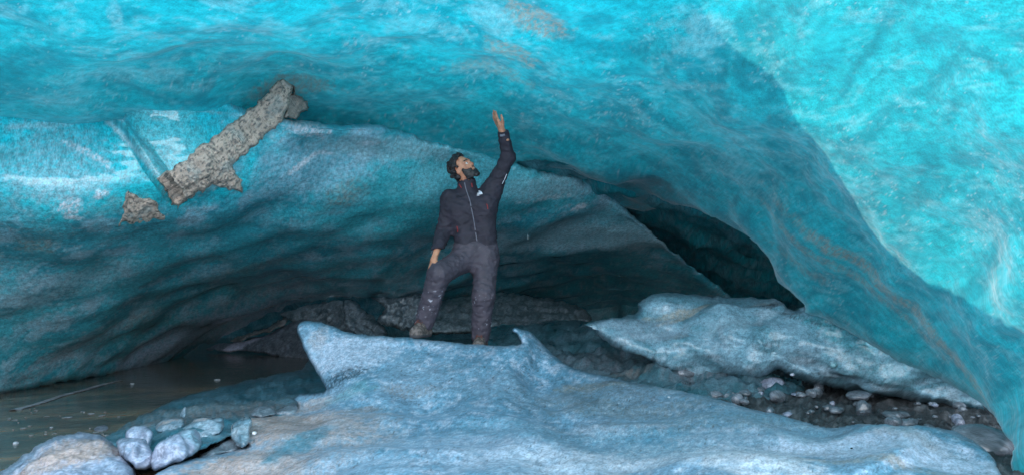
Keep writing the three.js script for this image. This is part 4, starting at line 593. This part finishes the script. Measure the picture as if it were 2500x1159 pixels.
    const g = coloured(netted(field, ...box3([a, heel, t2], 0.1), 0.006), (x, y, z) => (y < sole + 0.024 ? [0.04, 0.04, 0.045] : mix([0.06, 0.05, 0.045], [0.16, 0.13, 0.12], ss(-0.2, 0.35, fbm(x * 30, y * 30, z * 30, 3)))));
    const boot = part('boot', g, bootMat);
    for (let k = 0; k < 4; k++) { const c = t2.clone().lerp(a, 0.22 + k * 0.16).add(V(0, 0.05, 0.02)); part('lace', new THREE.TorusGeometry(0.026, 0.004, 5, 12, Math.PI).rotateX(-0.6).translate(c.x - foot.x, c.y - foot.y, c.z - foot.z), bootMatLace, boot); }
  }
  // hair, beard, brows, eyes, teeth
  const curl = (pts, rad) => (p) => { let d = 1; for (const [c, r] of pts) { const e = Math.hypot(p.x - c.x, p.y - c.y, p.z - c.z) - r; if (e < d + 0.01) d = smin(d, e, 0.006); } return d; };
  const hairPts = [], beardPts = [];
  for (let i = 0; i < 520; i++) {
    const a = rnd() * Math.PI * 2, c = rnd() * 2 - 1, s = Math.sqrt(1 - c * c), f = s * Math.cos(a), r = s * Math.sin(a), u = c;
    if (f > 0.28 && u < 0.62) continue; if (f > 0.55) continue; if (u < -0.75) continue; if (f > -0.15 && u < 0.05) continue;
    const k = 1.03 + rnd() * 0.24 + (u < -0.1 ? 0.06 : 0); hairPts.push([H(-0.014 + f * 0.098 * k, 0.026 + u * 0.098 * k, r * 0.080 * k), 0.010 + rnd() * 0.010]);
  }
  for (let i = 0; i < 7; i++) hairPts.push([H(0.01 + i * 0.004, 0.118 + i * 0.006, 0.01 - i * 0.004), 0.011 - i * 0.0009]);   // a curl standing up
  for (let i = 0; i < 420; i++) {
    const t = rnd() * 2 - 1, k = rnd(), ang = t * 1.55, low = 1 - Math.abs(t) * 0.3; let f = 0.022 + 0.066 * Math.cos(ang) * (0.9 + 0.2 * k), r = 0.060 * Math.sin(ang), u = -0.060 - 0.066 * k * low + 0.05 * Math.abs(t) * (1 - k);
    if (Math.abs(r) < 0.026 && u > -0.072 && f > 0.06) continue;
    beardPts.push([H(f, u, r), 0.009 + rnd() * 0.008]);
  }
  for (let i = 0; i < 26; i++) { const r = (i / 25 * 2 - 1) * 0.032; beardPts.push([H(0.094 - Math.abs(r) * 0.35, -0.034 - Math.abs(r) * 0.35, r), 0.0062]); }
  const hairMat = new THREE.MeshStandardMaterial({ vertexColors: true, roughness: 0.6 }), hairCol = (x, y, z) => mix([0.010, 0.009, 0.010], [0.035, 0.030, 0.032], ss(0, 0.4, fbm(x * 60, y * 60, z * 60, 2)));
  part('hair', coloured(netted(curl(hairPts), ...box3(hairPts.map((q) => q[0]), 0.03), 0.0045), hairCol), hairMat);
  part('beard', coloured(netted(curl(beardPts), ...box3(beardPts.map((q) => q[0]), 0.03), 0.0045), (x, y, z) => mix(hairCol(x, y, z), [0.07, 0.06, 0.06], 0.4 * ss(0.1, 0.4, fbm(x * 30, y * 30, z * 30, 2)))), hairMat);
  for (const s of [-1, 1]) {
    const e = H(0.080, 0.014, 0.032 * s); part('eye', coloured(new THREE.SphereGeometry(0.0125, 14, 10).translate(e.x, e.y, e.z), (x, y, z) => (V(x, y, z).sub(e).normalize().dot(F.clone().addScaledVector(U, 0.25).normalize()) > 0.86 ? [0.03, 0.02, 0.015] : [0.6, 0.58, 0.55])), new THREE.MeshPhysicalMaterial({ vertexColors: true, roughness: 0.15 }));
    const bp = []; for (let k = 0; k < 9; k++) bp.push([H(0.094 - k * 0.0022, 0.039 + 0.004 * Math.sin(k / 8 * 3), (0.012 + k * 0.0046) * s), 0.0052]); part('eyebrow', coloured(netted(curl(bp), ...box3(bp.map((q) => q[0]), 0.015), 0.0035), hairCol), hairMat);
  }
  const tp = []; for (let k = 0; k < 9; k++) { const r = (k / 8 * 2 - 1) * 0.020; tp.push([H(0.092 - r * r * 18, -0.054, r), 0.0055]); }
  part('teeth', coloured(netted(curl(tp), ...box3(tp.map((q) => q[0]), 0.012), 0.003), () => [0.62, 0.58, 0.52]), new THREE.MeshPhysicalMaterial({ vertexColors: true, roughness: 0.3 }));
}
// ---------------------------------------------------------------- loose ice in front of the slab, at the left
const pale = lumpCol([0.30, 0.37, 0.48], [0.40, 0.45, 0.58], [0.56, 0.60, 0.70], 0.6), clear = lumpCol([0.22, 0.33, 0.40], [0.34, 0.44, 0.52], [0.5, 0.56, 0.62], 0.6), soot = lumpCol([0.16, 0.20, 0.23], [0.24, 0.28, 0.32], [0.36, 0.38, 0.42], 0.5);
const withDirt = (base, list) => (at) => { const b = base(at), ps = list.map((q) => patch(at, ...q)); return (x, y, z) => { let c = b(x, y, z); for (const p of ps) c = p(x, y, z, c); return c; }; };
const G1 = [0.56, 0.42, 0.37];
lump('ice_boulder', 'big rounded ice boulder capped with pinkish grit, in the near left corner', 'ice boulder', [[-60, 1190], [0, 1152], [40, 1120], [85, 1092], [130, 1068], [195, 1055], [245, 1064], [285, 1092], [315, 1118], [328, 1160], [315, 1240], [150, 1260], [-60, 1250]], [[-60, 1190, 3.4], [195, 1056, 3.75], [130, 1130, 3.35], [320, 1150, 3.4], [150, 1250, 3.0]],
  { rim: [40, 0.25], thick: 0.6, jitter: 3, bumps: [[0.04, 3], [0.012, 12], [0.006, 34]], colour: withDirt(pale, [[190, 1090, 130, 38, 0, G1, 0.95, 0.4, 2.5], [130, 1120, 90, 26, -20, G1, 0.9, 0.5, 2.5], [260, 1100, 40, 30, 30, G1, 0.6, 0.7, 2.5]]), material: iceBlock });
const facets = (x, y, z) => { const a = noise(x * 6, y * 6, z * 6 + 5); return 0.02 - 0.045 * Math.abs(a) - 0.008 * Math.abs(noise(x * 13 + 4, y * 13, z * 13)); };
const block = { rim: [11, 0.07], thick: 0.28, jitter: 1.5, bumps: [facets, [0.006, 18]], colour: pale, material: iceBlock };
lump('ice_cube', 'upright squarish ice block right of the grit capped boulder', 'ice block', [[283, 1078], [298, 1070], [345, 1070], [360, 1085], [372, 1115], [366, 1140], [332, 1147], [313, 1126], [292, 1108]], [[290, 1080, 3.62], [330, 1100, 3.5], [340, 1146, 3.5], [368, 1110, 3.58]], block);
lump('ice_cube', 'small rounded ice block peeking over the upright squarish one', 'ice block', [[307, 1052], [330, 1040], [360, 1043], [373, 1058], [366, 1088], [340, 1095], [306, 1080]], [[310, 1055, 3.92], [360, 1050, 3.9], [340, 1090, 3.85]], block);
lump('ice_cube', 'largest pale ice cube with slanted top, between grit boulder and slab', 'ice block', [[367, 1118], [384, 1082], [420, 1062], [470, 1045], [485, 1058], [488, 1090], [470, 1112], [400, 1140], [376, 1146], [364, 1132]], [[370, 1120, 3.52], [430, 1090, 3.5], [475, 1050, 3.72], [480, 1100, 3.62], [385, 1142, 3.48]], { ...block, colour: withDirt(pale, [[475, 1075, 26, 45, 0, [0.24, 0.42, 0.50], 0.8, 0.3]]) });
lump('ice_cube', 'glossy lavender ice block with a dirty hollow, behind the largest cube', 'ice block', [[446, 1045], [465, 1028], [490, 1017], [520, 1020], [540, 1018], [545, 1036], [536, 1058], [495, 1074], [470, 1082], [450, 1070]], [[446, 1045, 4.2], [540, 1020, 4.35], [500, 1070, 4.1]], { ...block, material: iceWall, colour: withDirt(clear, [[490, 1024, 30, 7, -10, G1, 0.8, 0.4, 2]]) });
lump('ice_cube', 'ice block topped with a strip of grit, left of the glossy lavender one', 'ice block', [[380, 1042], [392, 1026], [425, 1020], [448, 1026], [444, 1046], [425, 1054], [386, 1056]], [[382, 1045, 4.5], [440, 1030, 4.5], [410, 1055, 4.4]], { ...block, colour: withDirt(clear, [[415, 1026, 30, 6, -4, G1, 0.8, 0.4, 2]]) });
lump('ice_shard', 'small pointed sliver of ice standing on the teal bank', 'ice shard', [[435, 1018], [442, 1002], [453, 991], [455, 1010], [447, 1023]], [[440, 1015, 4.75], [453, 992, 4.8], [450, 1020, 4.72]], { ...block, rim: [7, 0.04], thick: 0.1, colour: clear });
lump('ice_cube', 'flat grey ice block lying under the edge of the gritty slab', 'ice block', [[485, 1112], [530, 1082], [575, 1062], [600, 1078], [592, 1098], [540, 1108], [500, 1122]], [[485, 1112, 3.85], [580, 1065, 4.2], [590, 1095, 3.95], [520, 1110, 3.8]], { ...block, colour: soot });
lump('ice_cube', 'clear ice block set in the left corner of the gritty slab', 'ice block', [[563, 1048], [574, 1027], [612, 1018], [611, 1050], [606, 1078], [588, 1093], [566, 1072]], [[565, 1050, 4.0], [610, 1020, 4.05], [590, 1090, 3.82]], { ...block, rim: [10, 0.07], colour: withDirt(lumpCol([0.14, 0.24, 0.30], [0.28, 0.38, 0.44], [0.52, 0.58, 0.62], 0.8), []) , material: iceWall });
lump('ice_cobble', 'smooth rounded grey ice cobble in the gravel behind the slab corner', 'ice cobble', [[612, 1014], [622, 998], [645, 990], [665, 996], [674, 1010], [650, 1018], [625, 1019]], [[615, 1012, 4.6], [650, 992, 4.75], [660, 1015, 4.6]], { ...block, colour: soot });
lump('ice_cobble', 'half buried ice cobble with a bright rim, touching the slab edge', 'ice cobble', [[672, 1012], [682, 996], [705, 986], [722, 988], [727, 1004], [705, 1014]], [[675, 1010, 4.65], [710, 988, 4.8], [720, 1008, 4.65]], { ...block, colour: soot, material: iceWall });

// a faceted, weathered chunk of ice; size in metres
function chunk(name, label, category, at, sx, sy, sz, salt, material, colour, group, flat = 0.75) {
  const g = mergeVertices(new THREE.IcosahedronGeometry(1, 3).deleteAttribute('uv').deleteAttribute('normal')), p = g.attributes.position, c = new Float32Array(p.count * 3), planes = [];
  let k = salt * 91.7 + 3; const r1 = () => { k = Math.sin(k * 12.9898 + 4.1) * 43758.5453; k -= Math.floor(k); return k * 2 - 1; };
  for (let i = 0; i < 9; i++) planes.push([V(r1(), r1() * 0.8, r1()).normalize(), flat + 0.2 * Math.abs(r1())]);
  for (let i = 0; i < p.count; i++) {
    const v = V(p.getX(i), p.getY(i), p.getZ(i)); for (const [n, d] of planes) { const e = v.dot(n) - d; if (e > 0) v.addScaledVector(n, -e * 0.9); }
    v.multiplyScalar(1 + 0.09 * fbm(v.x * 2 + salt, v.y * 2, v.z * 2, 3)); p.setXYZ(i, v.x * sx, v.y * sy, v.z * sz);
  }
  g.computeVertexNormals(); const uv = new Float32Array(p.count * 2);
  for (let i = 0; i < p.count; i++) { const x = p.getX(i) + at.x, y = p.getY(i) + at.y, z = p.getZ(i) + at.z; c.set(colour(x, y, z), i * 3); uv[i * 2] = p.getX(i) + 0.5 * p.getZ(i); uv[i * 2 + 1] = p.getY(i) + 0.5 * p.getZ(i); }
  g.setAttribute('color', new THREE.BufferAttribute(c, 3)); g.setAttribute('uv', new THREE.BufferAttribute(uv, 2));
  const m = mesh(name, g, material); m.position.copy(at); m.rotation.y = salt * 1.7; return tag(m, label, category, group);
}
tag(chunk('pebble', 'small round white pebble lying on the gritty slab', 'pebble', P(620, 1057, 3.92), 0.013, 0.011, 0.013, 1, iceDull, () => [0.8, 0.8, 0.8], undefined, 0.95), 'small round white pebble lying on the gritty slab', 'pebble');

// ---------------------------------------------------------------- the dark gap under the shelf: floor and rubble
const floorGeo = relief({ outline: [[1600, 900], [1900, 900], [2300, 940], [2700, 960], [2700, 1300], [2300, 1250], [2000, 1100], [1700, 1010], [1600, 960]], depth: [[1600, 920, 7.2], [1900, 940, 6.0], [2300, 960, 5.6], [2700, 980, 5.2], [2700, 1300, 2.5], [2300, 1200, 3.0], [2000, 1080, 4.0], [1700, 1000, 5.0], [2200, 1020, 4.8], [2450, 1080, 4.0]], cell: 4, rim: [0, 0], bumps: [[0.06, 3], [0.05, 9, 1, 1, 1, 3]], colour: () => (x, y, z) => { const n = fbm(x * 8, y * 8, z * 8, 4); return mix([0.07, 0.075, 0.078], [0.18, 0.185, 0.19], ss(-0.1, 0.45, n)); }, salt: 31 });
structure(mesh('cave_floor', floorGeo, iceDull), 'dark gravelly floor of the gap under the right wall');
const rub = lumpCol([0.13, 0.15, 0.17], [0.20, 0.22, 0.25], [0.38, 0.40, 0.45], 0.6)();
const cold = lumpCol([0.26, 0.28, 0.36], [0.34, 0.36, 0.46], [0.48, 0.5, 0.58], 0.5)();
const drop = (x, y, d, w, h, extra = 1) => { const k = d / FOCAL; return [P(x, y, d), w * k / 2, h * k / 2, w * k / 2 * extra]; };
const bigChunks = [
  ['broad lavender ice chunk at the shelf foot, left end of the dark gap', 1888, 938, 5.75, 60, 36, cold], ['flat white ice chip just right of the lavender chunk', 1905, 961, 5.5, 17, 7, () => [0.62, 0.62, 0.68]], ['pointed grey ice chunk in the middle of the dark gap', 1981, 960, 5.4, 28, 24, rub],
  ['small round pale chunk leaning beside the tall broken block', 2033, 985, 5.1, 14, 16, cold], ['wide broken ice block wedged high in the dark gap', 2098, 966, 5.3, 62, 26, rub], ['tall peaked dark chunk below the wedged block', 2110, 1000, 4.95, 36, 46, rub], ['long mottled chunk lying in the dark gap right of the peak', 2188, 1012, 4.8, 62, 22, rub],
  ['domed clear ice lump resting behind the slab rim', 2185, 1031, 4.45, 44, 30, rub], ['smaller domed clear lump beside the domed one', 2225, 1033, 4.4, 32, 26, rub], ['low dark lump at the right end of the domed pair', 2268, 1045, 4.3, 30, 20, rub], ['huge dark crumbling ice boulder below the right wall', 2400, 1085, 3.95, 150, 100, rub],
  ['pale rounded knob stuck on the shelf underside', 2036, 890, 5.0, 20, 18, lumpCol([0.14, 0.32, 0.36], [0.2, 0.4, 0.44], [0.4, 0.5, 0.55])()], ['pinkish grey stone among gravel under the shelf tip', 1785, 934, 5.85, 40, 18, lumpCol([0.24, 0.22, 0.23], [0.32, 0.29, 0.3], [0.45, 0.4, 0.4])()], ['rough dark chunk under the left end of the shelf', 1668, 908, 6.2, 70, 30, rub], ['grey white fleck of ice on the shelf edge above the lavender chunk', 1935, 914, 5.5, 12, 8, () => [0.6, 0.6, 0.68]],
];
bigChunks.forEach(([label, x, y, d, w, h, col], i) => { const [c, a, b, e] = drop(x, y, d, w, h); chunk('ice_chunk', label, 'ice chunk', c, a, b, e, i + 2, iceWall, col); });
for (let i = 0; i < 70; i++) {
  const t = rnd(), x = 1690 + t * 740, y = 918 + t * 85 + rnd() * (45 + 45 * Math.sin(t * 3)), f = floorGeo.at(x, y), s = (10 + rnd() * rnd() * 34) * -f.z / FOCAL / 2, h = s * (0.5 + rnd() * 0.5);
  chunk('ice_fragment', 'small loose ice piece on the dark floor under the shelf', 'ice fragment', f.add(V(0, h * 0.35 + 0.02, 0)), s, h, s, i + 40, iceWall, rnd() < 0.12 ? cold : rub, 'ice fragments in the dark gap');
}
tag(mesh('icicle', relief({ outline: [[2464, 1045], [2478, 1034], [2486, 1046], [2476, 1058], [2468, 1066], [2463, 1064]], depth: [[2475, 1040, 3.5], [2465, 1064, 3.5], [2485, 1046, 3.5]], cell: 2, jitter: 1, rim: [6, 0.03], thick: 0.06, colour: plain([0.1, 0.4, 0.45], [0.2, 0.5, 0.55]), bumps: [] }), iceBlock), 'short teal icicle hanging off the right wall edge', 'icicle');
// white flecks resting on the slab
for (const [x, y, s, label] of [[1634, 969, 9, 'white ice fleck on the slab crest below the shelf'], [1492, 1025, 8, 'tiny white fleck in the middle of the grey slab slope'], [2080, 1094 , 5, 'black pebble on the pale right part of the slab']]) {
  const d = 4.2; const q = slabHit(x, y); chunk('ice_fleck', label, label.includes('black') ? 'pebble' : 'ice fleck', q, s / FOCAL * 2.2, s / FOCAL * 1.2, s / FOCAL * 2.2, x, iceDull, label.includes('black') ? () => [0.03, 0.03, 0.03] : () => [0.72, 0.74, 0.78]);
}
// ---------------------------------------------------------------- chips afloat on the pool
const chips = [['largest ice chip afloat in the pool, right of centre', 529, 927, 15, 8], ['grey chip afloat near the dark wall', 321, 937, 12, 8], ['pair like flat chip on the pool, left of the sunken stone', 221, 1010, 16, 5], ['thin flat chip right beside the flat one', 247, 1014, 18, 3], ['bright chip floating above the grit capped boulder', 124, 1043, 8, 6], ['pale lumpy chip low on the left of the pool', 36, 1082, 16, 14], ['grey bar of ice afloat at the left', 165, 1018, 20, 4], ['white speck afloat behind the bank', 289, 1017, 7, 3]];
chips.forEach(([label, x, y, w, h], i) => { const q = onLevel(x, y, 0.004), k = -q.z / FOCAL; chunk('ice_chip', label, 'ice chip', q, w * k / 2, Math.min(0.03, h * k / 3), w * k / 2.4, 120 + i, iceBlock, () => [0.42, 0.44, 0.48]); });
for (let i = 0; i < 30; i++) { const x = 20 + rnd() * 240, y = 985 + rnd() * 80, q = onLevel(x, y, 0.003), s = 0.006 + rnd() * rnd() * 0.02; chunk('ice_crumb', 'tiny crumb of ice drifting on the brown pool', 'ice crumb', q, s, 0.004, s * 1.3, 140 + i, iceBlock, () => [0.30, 0.31, 0.32], 'ice crumbs drifting on the pool'); }
{ const pts = [[28, 1001], [90, 985], [150, 965], [205, 951], [250, 938], [292, 929]].map(([x, y]) => onLevel(x, y, 0.004)), cur = new THREE.CatmullRomCurve3(pts), g = new THREE.TubeGeometry(cur, 120, 0.035, 6), p = g.attributes.position;
  for (let i = 0; i < p.count; i++) { const x = p.getX(i), z = p.getZ(i), w = 0.5 + 0.7 * fbm(x * 3, 2, z * 3, 3); p.setXYZ(i, x, 0.004 + (p.getY(i) - 0.004) * 0.14 * (w + 0.3), z + 0.03 * fbm(x * 5, 7, z * 5, 3)); }
  g.computeVertexNormals(); tag(mesh('foam_line', coloured(g, (x, y, z) => mix([0.30, 0.32, 0.35], [0.5, 0.53, 0.58], ss(-0.2, 0.3, fbm(x * 9, 1, z * 9, 3)))), iceDull), 'long thin foam line on the brown pool, built as a ridge of ice', 'foam line'); }  // foam line modelled as a thin strip of ice
{ const q = onLevel(247, 1047, 0.0); chunk('stone', 'oblong grey stone just under the pool surface behind the grit boulder', 'stone', q, 0.085, 0.022, 0.05, 77, iceDull, (x, y, z) => mix([0.13, 0.15, 0.18], [0.2, 0.22, 0.26], ss(-0.2, 0.3, fbm(x * 20, y * 20, z * 20, 3)))); }
tag(mesh('ice_drop', new THREE.CapsuleGeometry(0.006, 0.05, 4, 8).translate(...P(1289, 578, 7.9).toArray()), new THREE.MeshPhysicalMaterial({ color: 0xcfe8ee, roughness: 0.1, transmission: 0.6, thickness: 0 })), 'falling water drip streak right of the man', 'water drip');

renderer.render(scene, camera);
